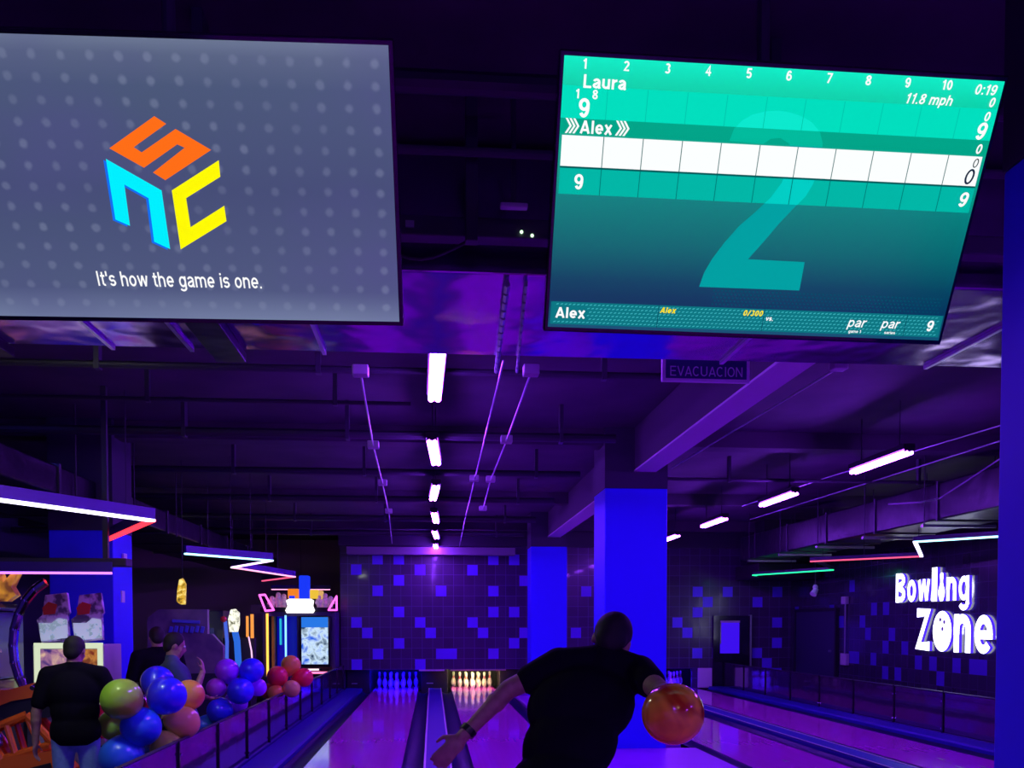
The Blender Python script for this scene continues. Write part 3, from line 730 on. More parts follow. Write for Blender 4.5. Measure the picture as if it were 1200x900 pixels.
def grow(pts, k):
    cx = sum(p[0] for p in pts)/len(pts); cy = sum(p[1] for p in pts)/len(pts)
    return [(cx+(x-cx)*k, cy+(y-cy)*k) for x, y in pts]
for i, (p, c) in enumerate(((S_, 0), (N_, 1), (C_, 2))):
    mb.mi = i; mb.poly2([SL(u, v) for u, v in p], .003)
mb.mi = 3; mb.poly2([SL(u-.006, v-.004) for u, v in N_], .0022)
mb.build('cube_logo', [emi('logo orange', lin((255, 110, 20)), 1.), emi('logo cyan', lin((0, 240, 255)), 1.), emi('logo yellow', lin((255, 250, 0)), 1.), emi('logo blue edge', lin((20, 110, 240)), 1.)], scr, fixn=False)
mb = MB(); x0, y0 = SL(.303, .112); x1, y1 = SL(.68, .187)
put_text(mb, "It's how the game is one.", x0, x1, y0, y1, .003, weight=.135)
mb.build('caption_text', emi('screen white', (1, 1, 1), 1.), scr, fixn=False)

# score screen
F2 = screen_frame(1.147, 3.1905, 2.9944, -.0058, .473, -.0099)
tv = television('score_screen', 'hanging screen with a teal bowling score table and large numeral', F2)
mount_pole(tv, F2, 'dark pole holding the score screen')
mb = MB().quad([(-W/2, -Hh/2, 0), (W/2, -Hh/2, 0), (W/2, Hh/2, 0), (-W/2, Hh/2, 0)])
scr = mb.build('screen', ramp_screen('teal screen', [(0, (10, 80, 110)), (.12, (0, 52, 86)), (.2, (0, 66, 92)), (.35, (0, 104, 108)), (.52, (0, 128, 122)), (.54, (0, 140, 125)), (.7, (0, 160, 135)), (.79, (0, 176, 146)), (.92, (0, 212, 170)), (1., (0, 236, 196))], 'Y'), tv, fixn=False)
mb = MB(); mats = []
def cm(c):
    m = emi('score %d %d %d' % c, lin(c), 1.)
    if m not in mats: mats.append(m)
    return mats.index(m)
def rect(u0, u1, v0, v1, z, c):
    mb.mi = cm(c); mb.poly2([SL(u0, v0), SL(u1, v0), SL(u1, v1), SL(u0, v1)], z)
# the large numeral behind the table
two = [(.3885,.7420),(.395,.785),(.41,.815),(.432,.838),(.462,.852),(.492,.857),(.522,.852),(.55,.840),(.575,.820),(.595,.79),(.606,.75),(.609,.70),(.607,.645),(.600,.60),(.588,.555),(.565,.51),(.535,.447),(.505,.375),(.474,.305),(.6146,.303),(.6142,.188),(.3634,.187),(.371,.245),(.386,.30),(.41,.365),(.44,.432),(.475,.49),(.505,.545),(.525,.60),(.537,.66),(.538,.71),(.527,.745),(.505,.762),(.483,.757),(.468,.738)]
# bands
rect(.0, .9995, .792, .903, .0006, (0, 222, 190))
rect(.0, .9995, .737, .7915, .0006, (0, 164, 136))
rect(.0055, .993, .522, .617, .0006, (0, 182, 166))
mb.mi = cm((0, 160, 162)); mb.poly2([SL(u, v) for u, v in two], .0012)
# brighter where the numeral lies behind the lit bands
def clip(poly, v0, v1):
    def cut(ps, v, keep_above):
        out = []
        for a, b in zip(ps, ps[1:]+ps[:1]):
            ia = (a[1] >= v) == keep_above; ib = (b[1] >= v) == keep_above
            if ia: out.append(a)
            if ia != ib:
                s = (v-a[1])/(b[1]-a[1]); out.append((a[0]+(b[0]-a[0])*s, v))
        return out
    return cut(cut(poly, v0, True), v1, False)
for v0, v1, c in ((.792, .90, (10, 232, 205)), (.737, .792, (0, 186, 156)), (.522, .617, (0, 205, 196))):
    ps = clip(two, v0, v1)
    if len(ps) > 2:
        mb.mi = cm(c); mb.poly2([SL(u, v) for u, v in ps], .0018)
rect(.0055, .992, .6235, .7328, .0024, (252, 255, 255))
COLS = [.1005, .1905, .2805, .3705, .461, .550, .640, .7295, .8195, .910]
for u in COLS:
    rect(u-.0008, u+.0008, .792, .90, .003, (0, 196, 168)); rect(u-.001, u+.001, .6235, .7328, .003, (60, 110, 110)); rect(u-.001, u+.001, .522, .617, .003, (0, 120, 116))
rect(.0055, .992, .6165, .6235, .003, (0, 90, 90))
# foot bar with its fine slanted hatching, and the fainter hatching above it
rect(.0045, .9955, .0135, .106, .0024, (10, 118, 130))
hc = cm((60, 176, 184))
for r in range(6):
    for k in range(96):
        u = .012+k*.0102+(r % 2)*.005; v = .020+r*.0145
        if u > .985: continue
        if (.01 < u < .09 and .03 < v < .09): continue
        mb.mi = hc; mb.poly2([SL(u, v), SL(u+.006, v+.003), SL(u+.0066, v+.0075), SL(u+.0006, v+.0045)], .003)
hc = cm((0, 92, 112))
for r in range(5):
    for k in range(60):
        u = .40+k*.0098+(r % 2)*.005; v = .116+r*.014
        if u > .98: continue
        mb.mi = hc; mb.poly2([SL(u, v), SL(u+.0035, v), SL(u+.0035, v+.006), SL(u, v+.006)], .002)
for u in (.2698, .5352, .9022): rect(u-.0008, u+.0008, .0135, .106, .0035, (0, 70, 90))
mb.build('score_table', mats, scr, fixn=False)
# lettering
def tx(s, uc, vc, h, c=(255, 255, 255), off=.025, shear=0., anchor='c', asp=1.12):
    """text of cap height h (fraction of the screen height) at uc, vc"""
    mb = MB(); wt = .115+off*2.4; me = text_mesh(s, wt, shear); k = h*Hh
    a, b, lo, hi = mbounds(me); top = .74 if s[0] in 'pvgs' else 1.
    if s[0] in 'pvgs': k *= 1.0
    w = (b-a)*k*asp; x, y = SL(uc, vc); x -= {'c': w/2, 'l': 0, 'r': w}[anchor]
    mt = Matrix.Translation((x, y-top/2*k, .0045)) @ Matrix.Diagonal((k*asp, k, 1, 1)) @ Matrix.Translation((-a, 0, 0))
    mb.addmesh(me, mt); bpy.data.meshes.remove(me)
    mb.build('score_text', emi('score %d %d %d' % c, lin(c), 1.), scr, fixn=False)
for k, u in enumerate((.0455, .1372, .2289, .3193, .4112, .502, .5945, .684, .7752, .8673)):
    tx(str(k+1), u, .9765, .034)
tx('Laura', .0455, .919, .045, anchor='l', asp=1.2)
tx('1', .0337, .876, .032); tx('8', .0732, .876, .032); tx('9', .0506, .829, .066)
tx('Alex', .0445, .764, .046, anchor='l', asp=1.15)
tx('9', .0504, .569, .056)
tx('0:19', .9604, .968, .036, off=.02, shear=.15); tx('0', .9819, .926, .034, shear=.15); tx('0', .9788, .876, .034, shear=.15)
tx('9', .974, .824, .062, shear=.15); tx('0', .9785, .760, .036, shear=.15)
tx('0', .979, .7085, .034, (30, 50, 60), .0, .15); tx('0', .972, .658, .058, (10, 30, 60), .005, .15); tx('9', .972, .572, .056, shear=.15)
tx('11.8 mph', .781, .924, .036, off=.018, shear=.2, anchor='l')
tx('Alex', .0165, .062, .044, anchor='l', asp=1.2); tx('Alex', .2735, .087, .024, (255, 232, 0), .03, .2, 'l', 1.15); tx('0/300', .5325, .088, .024, (255, 232, 0), .03, .2, 'r', 1.15)
tx('vs.', .5420, .066, .020, anchor='l', shear=.15)
tx('par', .7760, .060, .040, off=.01, shear=.2); tx('par', .8630, .060, .040, off=.01, shear=.2)
tx('game 1', .7745, .0255, .013, off=.02); tx('series', .8660, .0255, .013, off=.02)
tx('9', .9674, .062, .046, shear=.1)
for base in (.0110, .1245):
    mb = MB()
    for k in range(3):
        u = base+k*.0085; mb.poly2([SL(u, .7915), SL(u+.0050, .7915), SL(u+.0050+.010, .7655), SL(u+.0050, .7395), SL(u, .7395), SL(u+.010, .7655)], .0045)
    mb.build('turn_chevrons', emi('score 255 255 255', (1, 1, 1), 1.), scr, fixn=False)

# ------------------------------------------------------------------ glowing wall sign
t = thing('wall_sign', 'glowing white sign reading Bowling Zone on the dark tiled wall', 'sign', (8.78, 0, 0))
SW = mat('sign lit face', (.8, .8, .85), .5, emit=(.86, .9, 1.), strength=2.6)
SE = mat('sign letter edge', (.1, .05, .5), .4, emit=(.07, .02, 1.), strength=1.1)
def sign_letter(ch, y0, y1, z0, z1, name='letter'):
    me = text_mesh(ch, {'B': .19, 'Z': .22, 'e': .17, 'g': .165}.get(ch, .18), 0, 1.); a, b, c, d = mbounds(me)
    mt = Matrix(((0, 0, -.05, 0), (-(y0-y1)/(b-a), 0, 0, 0), (0, (z1-z0)/(d-c), 0, 0), (0, 0, 0, 1)))
    mb = MB(); mb.addmesh(me, Matrix.Translation((-.025, y0, z0)) @ mt @ Matrix.Translation((-a, -c, 0))); bpy.data.meshes.remove(me)
    bmesh.ops.recalc_face_normals(mb.bm, faces=mb.bm.faces)
    for f in mb.bm.faces: f.material_index = 0 if abs(f.normal.x) > .7 else 1
    return mb.build(name, [SW, SE], t, fixn=False)
# word boxes: capitals' top and foot on the wall, letters given by (char, width share, z0, z1)
def word(spec, y0, y1):
    tot = sum(s[1] for s in spec); y = y0
    for ch, w, za, zb in spec:
        yb = y-(y0-y1)*w/tot; g = (y-yb)*.09
        if ch == 'pin':
            mb = MB(); k = (zb-za)/.381; yc = (y+yb)/2
            mb.prism([(r*k*1.35, z*k) for r, z in pr]+[(-r*k*1.35, z*k) for r, z in reversed(pr)], -.025, .025,
                     Matrix.Translation((-.025, yc, za)) @ Matrix(((0, 0, -1, 0), (-1, 0, 0, 0), (0, 1, 0, 0), (0, 0, 0, 1))))
            bmesh.ops.recalc_face_normals(mb.bm, faces=mb.bm.faces)
            for f in mb.bm.faces: f.material_index = 0 if abs(f.normal.x) > .7 else 1
            mb.build('pin_letter', [SW, SE], t, fixn=False)
        elif ch == 'ball':
            yc = (y+yb)/2; n = 28; ry = (y-yb)/2*.94; rz = (zb-za)/2
            mb = MB(); mb.prism([(ry*math.cos(2*PI*i/n), rz*math.sin(2*PI*i/n)) for i in range(n)], -.025, .025,
                     Matrix.Translation((-.025, yc, (za+zb)/2)) @ Matrix(((0, 0, -1, 0), (-1, 0, 0, 0), (0, 1, 0, 0), (0, 0, 0, 1))))
            bmesh.ops.recalc_face_normals(mb.bm, faces=mb.bm.faces)
            for f in mb.bm.faces: f.material_index = 0 if abs(f.normal.x) > .7 else 1
            o = mb.build('ball_letter', [SW, SE], t, fixn=False)
            mb = MB()
            for dy, dz in ((.08, .16), (-.06, .2), (.02, .04)):
                mb.cone((-.056, yc-dy*.9, (za+zb)/2+dz), (-.049, yc-dy*.9, (za+zb)/2+dz), .035, n=12)
            mb.build('finger_hole', mat('hole grey', (.4, .4, .5), .5), o)
        else:
            sign_letter(ch, y-g, yb+g, za, zb)
        y = yb
word([('B', 1.12, 1.98, 2.52), ('o', .95, 1.98, 2.38), ('w', 1.25, 1.98, 2.38), ('l', .55, 1.97, 2.56), ('pin', .62, 1.97, 2.46), ('n', .95, 1.97, 2.37), ('g', 1.0, 1.80, 2.37)], 17.15, 14.62)
word([('Z', 1.1, 1.10, 1.86), ('ball', 1.1, 1.10, 1.80), ('n', 1.05, 1.10, 1.74), ('e', 1.05, 1.10, 1.72)], 16.42, 13.95)

# ------------------------------------------------------------------ people
def person(name, label, J, shirt, trousers, hair=True, scale=1., face=(0, 1, 0), voxel=.014, hands=None, girth=1., sleeve=.62, cat='person', hem=.0, hem_n=(0, 0, -1), hairm='hair'):
    """J: joints in world coordinates. The body is one continuous mesh; hair and clothes are children."""
    V = {k: Vector(v) for k, v in J.items()}
    t = thing(name, label, cat, (V['pelvis'].x, V['pelvis'].y, J['ground']) if False else (V['pelvis'].x, V['pelvis'].y, min(V['footL'].z, V['footR'].z)-.04))
    O = Vector(t.location)
    for k in V: V[k] = V[k]-O
    f = Vector(face).normalized(); upv = (V['head']-V['neck']).normalized(); side = f.cross(upv).normalized(); f = upv.cross(side).normalized()
    hr = Matrix((side, f, upv)).transposed()
    g = girth
    def P(x, y, z): return V['head']+hr @ Vector((x, y, z))
    b = MB()
    # head: cranium, jaw, nose, ears, brow, chin
    b.ball(P(0, -.012, .025), (.075, .095, .092), 20, hr); b.ball(P(0, .022, -.05), (.056, .066, .07), 16, hr); b.ball(P(0, .05, -.09), (.03, .03, .025), 12, hr)
    b.capsule(P(0, .088, .005), P(0, .104, -.028), .010, .014, 8)
    for s in (-1, 1):
        b.ball(P(s*.077, -.008, -.005), (.010, .020, .032), 10, hr); b.ball(P(s*.032, .072, .022), (.024, .018, .008), 8, hr); b.ball(P(s*.045, .05, -.03), (.022, .025, .025), 8, hr)
    b.ball(P(0, .086, -.058), (.024, .010, .010), 8, hr)
    b.capsule(V['head']+hr @ Vector((0, -.015, -.06)), V['neck'], .055, .062)
    sh = (V['shoulderR']-V['shoulderL']).normalized()
    def torso(mb, k):
        up_ = (V['chest']-V['pelvis']).normalized(); fw = up_.cross(sh).normalized()
        rt = Matrix((sh, fw, up_)).transposed()
        mb.ball(V['chest'], (.185*g*k, .125*g*k, .19), 18, rt); mb.ball(V['pelvis'], (.165*g*k, .125*g*k, .15), 18, rt)
        mid = (V['chest']+V['pelvis'])/2; mb.ball(mid, (.160*g*k, .118*g*k, .20), 18, rt)
        mb.capsule(V['shoulderL'], V['shoulderR'], .068*k, .068*k)
        mb.capsule(V['neck']-(V['chest']-V['pelvis']).normalized()*.03, V['neck']+Vector((0, 0, .02)), .066*k, .060*k)
        for s in ('L', 'R'): mb.capsule(V['neck'], V['shoulder'+s], .055*k, .07*k)
    torso(b, .95)
    for s in ('L', 'R'):
        b.capsule(V['shoulder'+s], V['elbow'+s], .060, .043); b.capsule(V['elbow'+s], V['wrist'+s], .043, .029)
        m = V['elbow'+s].lerp(V['wrist'+s], .28); b.ball(m, .045)
        b.capsule(V['hip'+s], V['knee'+s], .088, .058); b.capsule(V['knee'+s], V['ankle'+s], .056, .038); b.ball(V['knee'+s].lerp(V['ankle'+s], .3), .056)
        b.capsule(V['ankle'+s], V['foot'+s], .036, .028)
    # hands
    for s in ('L', 'R'):
        h = (hands or {}).get(s, {})
        w = V['wrist'+s]; d = Vector(h.get('dir', (V['wrist'+s]-V['elbow'+s]))).normalized()
        pn = Vector(h.get('palm', (1 if s == 'L' else -1, 0, 0))); pn = (pn-d*pn.dot(d)).normalized(); ac = d.cross(pn).normalized()*(1 if s == 'L' else -1)
        rt = Matrix((ac, pn, d)).transposed()
        b.ball(w+d*.05, (.042, .018, .054), 12, rt)
        curl = h.get('curl', .35); hk = h.get('k', 1.)
        for q, (ox, L) in enumerate(((-.030, .078), (-.010, .086), (.010, .082), (.029, .066))):
            p0 = w+d*.085+ac*ox; ang = curl; L *= hk
            for seg, ll in enumerate((.45, .32, .23)):
                dv = (d*math.cos(ang*(seg+1)*.8)+pn*math.sin(ang*(seg+1)*.8)+ac*ox*2.2*h.get('spread', 1.)).normalized()
                p1 = p0+dv*L*ll; b.capsule(p0, p1, (.0095-.0012*seg)*hk, (.0088-.0012*seg)*hk, 8); p0 = p1
        p0 = w+d*.03-ac*.032; p1 = p0+(d*.6-ac*.6+pn*.35).normalized()*.045; p2 = p1+(d*.85-ac*.15+pn*.4).normalized()*.035
        b.capsule(p0, p1, .013, .0105, 8); b.capsule(p1, p2, .0105, .009, 8)
    fuse('body', b, M['skin'], t, voxel, 4)
    for s in (-1, 1):
        MB().ball(P(s*.031, .079, .008), .0125, 10).build('eye', M['eye'], t, smooth=True)
    # hair: a close cap
    c = MB(); c.ball(P(0, -.018, .035), (.084, .098, .094), 20, hr); c.ball(P(0, -.06, -.01), (.07, .05, .07), 16, hr)
    fuse('hair', c, M[hairm], t, .009, 3, cuts=[(P(0, .055, .05), hr @ Vector((0, .85, -.5))), (P(0, -.03, -.065), hr @ Vector((0, .35, -1)))])
    # shirt: torso and half sleeves
    c = MB(); torso(c, 1.1); c.ball(V['pelvis']-Vector((0, 0, .03)), (.175*g*1.06, .14*g, .16), 18)
    cuts = []
    for s in ('L', 'R'):
        e = V['shoulder'+s].lerp(V['elbow'+s], sleeve+.15); c.capsule(V['shoulder'+s], e, .080, .066)
    if hem: cuts.append((Vector((V['pelvis'].x, V['pelvis'].y, hem-O.z)), Vector(hem_n)))
    cuts.append((V['neck']+upv*.06, upv))
    so = fuse('t_shirt', c, M[shirt], t, voxel, 4)
    # cut collar and hem, sleeves are cut by a local plane kept to the arm
    bm = bmesh.new(); bm.from_mesh(so.data)
    for pc, pn in cuts:
        q = bmesh.ops.bisect_plane(bm, geom=bm.verts[:]+bm.edges[:]+bm.faces[:], plane_co=pc, plane_no=pn, clear_outer=True)
        es = [x for x in q['geom_cut'] if isinstance(x, bmesh.types.BMEdge)]
        if es: bmesh.ops.holes_fill(bm, edges=es, sides=0)
    bm.to_mesh(so.data); bm.free()
    for p in so.data.polygons: p.use_smooth = True
    # trousers
    c = MB()
    c.ball(V['pelvis']-Vector((0, 0, .04)), (.168*g, .130*g, .14), 16)
    for s in ('L', 'R'):
        c.capsule(V['hip'+s], V['knee'+s], .098, .072); c.capsule(V['knee'+s], V['ankle'+s], .070, .058)
    fuse('trousers', c, M[trousers], t, .016, 4)
    for s in ('L', 'R'):
        c = MB(); d = (V['foot'+s]-V['ankle'+s]); d.z = 0; d.normalize()
        a = Vector((V['ankle'+s].x, V['ankle'+s].y, .05)); c.ball(a+d*.0, (.045, .045, .05), 12); c.capsule(a-d*.03+Vector((0, 0, -.012)), a+d*.16+Vector((0, 0, -.015)), .038, .034)
        fuse('shoe', c, M['shoe'], t, .01, 3, cuts=[(Vector((0, 0, .002)), Vector((0, 0, -1)))])
    return t, O
# the bowler, seen from behind, ball swung back towards the photographer
bow = dict(head=(.772, 4.02, 1.495), neck=(.745, 3.985, 1.425), chest=(.625, 3.93, 1.22), pelvis=(.515, 3.80, .92), shoulderL=(.545, 4.01, 1.392), shoulderR=(.880, 3.96, 1.36),
           elbowL=(.325, 4.02, 1.290), wristL=(.125, 3.93, 1.100), elbowR=(.905, 3.69, 1.305), wristR=(.862, 3.405, 1.30), hipL=(.425, 3.82, .90), hipR=(.605, 3.78, .90),
           kneeL=(.50, 4.12, .56), kneeR=(.72, 3.62, .50), ankleL=(.50, 4.02, .10), ankleR=(.80, 3.26, .17), footL=(.50, 4.16, .04), footR=(.80, 3.36, .04))
bw, O = person('person', 'bowler in black t-shirt seen from behind, swinging an orange ball back', bow, 'shirt', 'darkjeans', face=(.25, 1, -.1), voxel=.0085, girth=1.12,
       hands={'L': dict(dir=(-.72, -.1, -.75), palm=(.15, 1., -.1), curl=.4, spread=1.5, k=1.2), 'R': dict(dir=(-.15, -.75, -.45), palm=(-.1, -.55, .4), curl=.55)}, sleeve=.42, hem=.70)
w = Vector(bow['wristL'])-O; d = (Vector(bow['wristL'])-Vector(bow['elbowL'])).normalized()
mb = MB(); n = 20; rot = d.to_track_quat('Z', 'Y').to_matrix()
a = w-d*.045
ring = []
mb.cone(a, a+d*.026, .0385, .037, 20); o = mb.build('wrist_watch', M['watch'], bw, smooth=False)
# the ball in his hand
def ball_mat():
    m = mat('orange swirl ball', (.8, .2, .03), .16, coat=.2)
    return noise_col(m, (.50, .05, .008), (1., .50, .04), 4.5, .38, .56, (1, 1, 1), 2, dist=1.2)
bb = MB().ball((0, 0, 0), .1085, 48).build('bowling_ball', ball_mat(), smooth=True, loc=(.833, 3.2, 1.258)); tag(bb, 'orange swirled bowling ball held behind the bowler\'s back', 'bowling ball')

AG = -.25
def stand(x, y, h, facing, lean=0., w=1., armL=None, armR=None):
    """upright figure of height h on the arcade floor; facing is an angle (0 = +Y, clockwise towards +X)"""
    fx, fy = math.sin(facing), math.cos(facing); rx, ry = fy, -fx
    def q(r, f, z): return (x+rx*r+fx*f, y+ry*r+fy*f, AG+z*h/1.75)
    k = h/1.75
    d = dict(head=q(0, .02, 1.63), neck=q(0, -.01, 1.49), chest=q(0, -.005, 1.30), pelvis=q(0, 0, .98), shoulderL=q(-.19*w, -.01, 1.43), shoulderR=q(.19*w, -.01, 1.43),
             hipL=q(-.095, 0, .92), hipR=q(.095, 0, .92), kneeL=q(-.11, .03, .50), kneeR=q(.11, .03, .50), ankleL=q(-.115, -.01, .09), ankleR=q(.115, -.01, .09), footL=q(-.13, .13, .035), footR=q(.13, .13, .035),
             elbowL=q(-.27*w, -.02, 1.14), wristL=q(-.29*w, .08, .90), elbowR=q(.27*w, -.02, 1.14), wristR=q(.29*w, .08, .90))
    for nm, a in (('L', armL), ('R', armR)):
        if a: d['elbow'+nm] = q(*a[0]); d['wrist'+nm] = q(*a[1])
    return d
J1 = stand(-2.94, 8.0, 1.715, -.1, w=1.04, armL=((-.29, -.03, 1.13), (-.31, -.0, .87)), armR=((.32, .06, 1.16), (.20, .27, 1.26)))
person('person', 'man in black t-shirt and jeans standing with his back turned beside the orange motorbike', J1, 'shirt', 'jeans', face=(.05, 1, -.05), girth=1.10, hem=.58, voxel=.013, sleeve=.6,
       hands={'R': dict(palm=(0, 1, 0), curl=.8)})
J2 = stand(-3.03, 10.65, 1.79, -.5, w=1.08, armR=((.3, .05, 1.17), (.22, .28, 1.2)))
person('person', 'man in black t-shirt facing the far arcade, behind the balloons', J2, 'shirt', 'darkjeans', face=(-.5, 1, 0), girth=1.15, hem=.65)
J3 = stand(-2.47, 9.2, 1.735, 1.25, w=1.08, armR=((.22, .16, 1.13), (.10, .26, 1.38)), armL=((-.26, .06, 1.18), (-.05, .30, 1.12)))
person('person', 'man in grey-blue t-shirt in profile, one hand raised to his face', J3, 'navyshirt', 'darkjeans', face=(1, .35, .0), girth=1.25, hem=.6,
       hands={'R': dict(dir=(-.1, .1, 1.), palm=(-1, 0, .2), curl=.5), 'L': dict(palm=(0, 0, 1), curl=.4)})

# ------------------------------------------------------------------ balloons
def balloon_mat(nm, c):
    m = mat('balloon '+nm, c, .28, coat=.3)
    m.node_tree.nodes['Principled BSDF'].inputs['Subsurface Weight'].default_value = .0
    return m
BM = {'green': balloon_mat('yellow green', (.45, .85, .06)), 'blue': balloon_mat('blue', (.03, .03, .95)), 'sky': balloon_mat('sky blue', (.03, .16, .95)), 'orange': balloon_mat('orange', (.95, .50, .06)),
      'tan': balloon_mat('pale yellow', (.85, .68, .14)), 'purple': balloon_mat('purple', (.40, .05, .9)), 'red': balloon_mat('red', (.95, .03, .07)), 'plum': balloon_mat('plum', (.45, .06, .6))}
CLUS = {}
def balloon(c, r, d, kind, label, grp):
    """a round balloon whose knot points along d"""
    t = thing('balloon', label, 'balloon', c, 0, grp); d = Vector(d).normalized()
    q = d.to_track_quat('-Z', 'Y').to_matrix()
    prof = []
    n = 18
    for k in range(n+1):
        a = PI*k/n; z = -math.cos(a); rr = math.sin(a)
        s = 1+.22*max(0, -z)**1.5; prof.append((max(.012, rr*(1-.10*max(0, -z))), z*s))
    mb = MB(); mb.lathe([(a*r, z*r) for a, z in prof], n=28)
    bmesh.ops.transform(mb.bm, matrix=q.to_4x4(), verts=mb.bm.verts)
    mb.build('balloon_skin', BM[kind], t, smooth=True)
    mb = MB(); mb.cone(d*r*1.2, d*r*1.32, .008, .022, 10); mb.build('knot', BM[kind], t)
c1c = Vector((-2.40, 8.15, .82))
C1 = [((-2.50, 7.80, .965), .168, 'green', 'large yellow-green balloon on top of the near bunch, above the man\'s side'),
      ((-2.42, 8.50, 1.06), .145, 'blue', 'blue balloon half hidden at the top back of the near bunch'),
      ((-2.21, 8.02, .975), .162, 'blue', 'blue balloon at the top of the near bunch, barrier side'),
      ((-2.13, 8.42, .95), .135, 'orange', 'orange balloon peeking out behind the top blue one'),
      ((-2.39, 7.92, .73), .165, 'sky', 'blue balloon in the middle front of the near bunch'),
      ((-2.72, 8.25, .71), .130, 'green', 'small yellow-green balloon low at the outer edge of the near bunch'),
      ((-2.15, 8.3, .72), .143, 'tan', 'orange-tan balloon at the lower barrier side of the near bunch'),
      ((-2.54, 7.9, .48), .182, 'sky', 'bright sky-blue balloon at the bottom of the near bunch'),
      ((-2.24, 8.15, .50), .150, 'green', 'pale yellow balloon sunk behind the barrier, bottom of the near bunch')]
for c, r, k, lab in C1: balloon(c, r, c1c-Vector(c), k, lab, 'balloons of the near bunch')
c2c = Vector((-2.30, 10.9, .78))
C2 = [((-2.30, 10.75, 1.05), .135, 'purple', 'purple balloon at the top of the middle bunch'), ((-2.04, 10.8, 1.05), .140, 'blue', 'blue balloon at the top of the middle bunch, barrier side'),
      ((-2.41, 10.7, .86), .11, 'plum', 'plum balloon at the outer edge of the middle bunch'), ((-2.13, 10.62, .83), .15, 'blue', 'blue balloon in the centre of the middle bunch'),
      ((-2.02, 11.05, .84), .105, 'purple', 'small purple balloon behind the blue centre of the middle bunch'), ((-2.36, 10.65, .61), .145, 'blue', 'blue balloon low in the middle bunch'),
      ((-2.27, 11.05, .66), .14, 'purple', 'violet balloon at the bottom barrier side of the middle bunch'), ((-2.55, 10.75, .43), .12, 'sky', 'blue balloon lowest in the middle bunch')]
for c, r, k, lab in C2: balloon(c, r, c2c-Vector(c), k, lab, 'balloons of the middle bunch')
c3c = Vector((-2.13, 13.75, .78))
C3 = [((-2.04, 13.75, .98), .143, 'orange', 'orange balloon on top of the far bunch'), ((-2.19, 13.5, .83), .150, 'red', 'red balloon at the front of the far bunch'),
      ((-1.86, 13.75, .80), .138, 'red', 'red balloon on the lane side of the far bunch'), ((-1.99, 13.45, .66), .125, 'tan', 'pale orange balloon under the red ones of the far bunch'),
      ((-2.20, 13.42, .60), .12, 'orange', 'orange balloon resting low on the barrier in the far bunch'), ((-2.35, 13.6, .62), .11, 'red', 'small red balloon behind the far bunch')]
for c, r, k, lab in C3: balloon(c, r, c3c-Vector(c), k, lab, 'balloons of the far bunch')

# ------------------------------------------------------------------ arcade machines
def screen_art(nm, c1, c2, c3, scale=6, s=1.):
    m = bpy.data.materials.new(nm); m.use_nodes = True; nt = m.node_tree; b = nt.nodes['Principled BSDF']; b.inputs['Base Color'].default_value = (.01, .01, .01, 1)
    tc = nt.nodes.new('ShaderNodeTexCoord'); n = nt.nodes.new('ShaderNodeTexNoise'); r = nt.nodes.new('ShaderNodeValToRGB')
    n.inputs['Scale'].default_value = scale; n.inputs['Detail'].default_value = 4; n.inputs['Distortion'].default_value = .6
    e = r.color_ramp.elements; e.new(.5); e[0].position = .33; e[1].position = .5; e[2].position = .66
    for k, c in zip(e, (c1, c2, c3)): k.color = (*lin(c), 1)
    nt.links.new(tc.outputs['Object'], n.inputs['Vector']); nt.links.new(n.outputs['Fac'], r.inputs['Fac']); nt.links.new(r.outputs['Color'], b.inputs['Emission Color'])
    b.inputs['Emission Strength'].default_value = s
    return m
# big prize machine at the end of the arcade
t = thing('arcade_machine', 'tall arcade machine with white marquee, pink outlines and bright screen', 'arcade machine', (-2.99, 21.45, AG))
MB().bx(-.82, -.72, 0, .9, 0, 2.1, .01).bx(.72, .80, 0, .9, 0, 2.1, .01).bx(-.72, .72, .6, .9, 0, 2.1).bx(-.72, .72, 0, .6, 2.0, 2.1).bx(-.06, .72, .05, .6, .86, 2.0, .01).bx(-.72, .72, -.15, .6, 0, .66, .01).build('cabinet', mat('machine navy', (.06, .05, .14), .35), t)
MB().bx(-.0, .68, .0, .05, .86, 2.02, .006).build('screen_bezel', M['blackgloss'], t)
MB().bx(.05, .64, -.012, .0, .92, 1.98).build('screen', screen_art('machine screen art', (20, 90, 220), (200, 225, 245), (30, 60, 90), 5, 1.1), t)
MB().bx(.05, .64, -.016, -.011, 1.75, 1.98).build('screen_banner', emi('machine screen blue', lin((40, 120, 230)), 1.), t)
MB().bx(-.85, .83, -.05, .6, 2.1, 2.2, .01).build('header', M['black'], t)
mb = MB().prism([(-.30, 0), (.28, 0), (.32, .06), (.28, .16), (.30, .28), (.24, .32), (-.24, .32), (-.31, .28), (-.28, .16), (-.33, .06)], 0, .06, Matrix.Translation((.04, -.05, 2.07)) @ F)
mb.build('marquee', emi('marquee white', (1., .97, .95), 1.6), t)
mb = MB(); put_text(mb, 'ARCADE', -.2, .25, 0, .12, 0) if False else None
MB().bx(-.22, -.10, .0, .12, 2.4, 2.46).bx(-.01, .22, .05, .28, 2.38, 2.92, .03).build('blue_topper', emi('topper blue', (.01, .04, .95), 1.), t)
for x0, x1, z0, z1, c, nm in ((-.26, -.03, 2.4, 2.62, (1., .25, .02), 'orange'), (.23, .42, 2.40, 2.60, (.95, .6, .05), 'yellow'), (.42, .52, 2.38, 2.58, (.8, .45, .15), 'amber')):
    MB().bx(x0, x1, .06, .26, z0, z1, .02).build('topper_block', emi('topper '+nm, c, .9), t)
TF = noise_col(mat('topper art', (.4, .25, .35), .4, emit=(.3, .12, .3), strength=.5), (.15, .1, .3), (.8, .5, .4), 9)
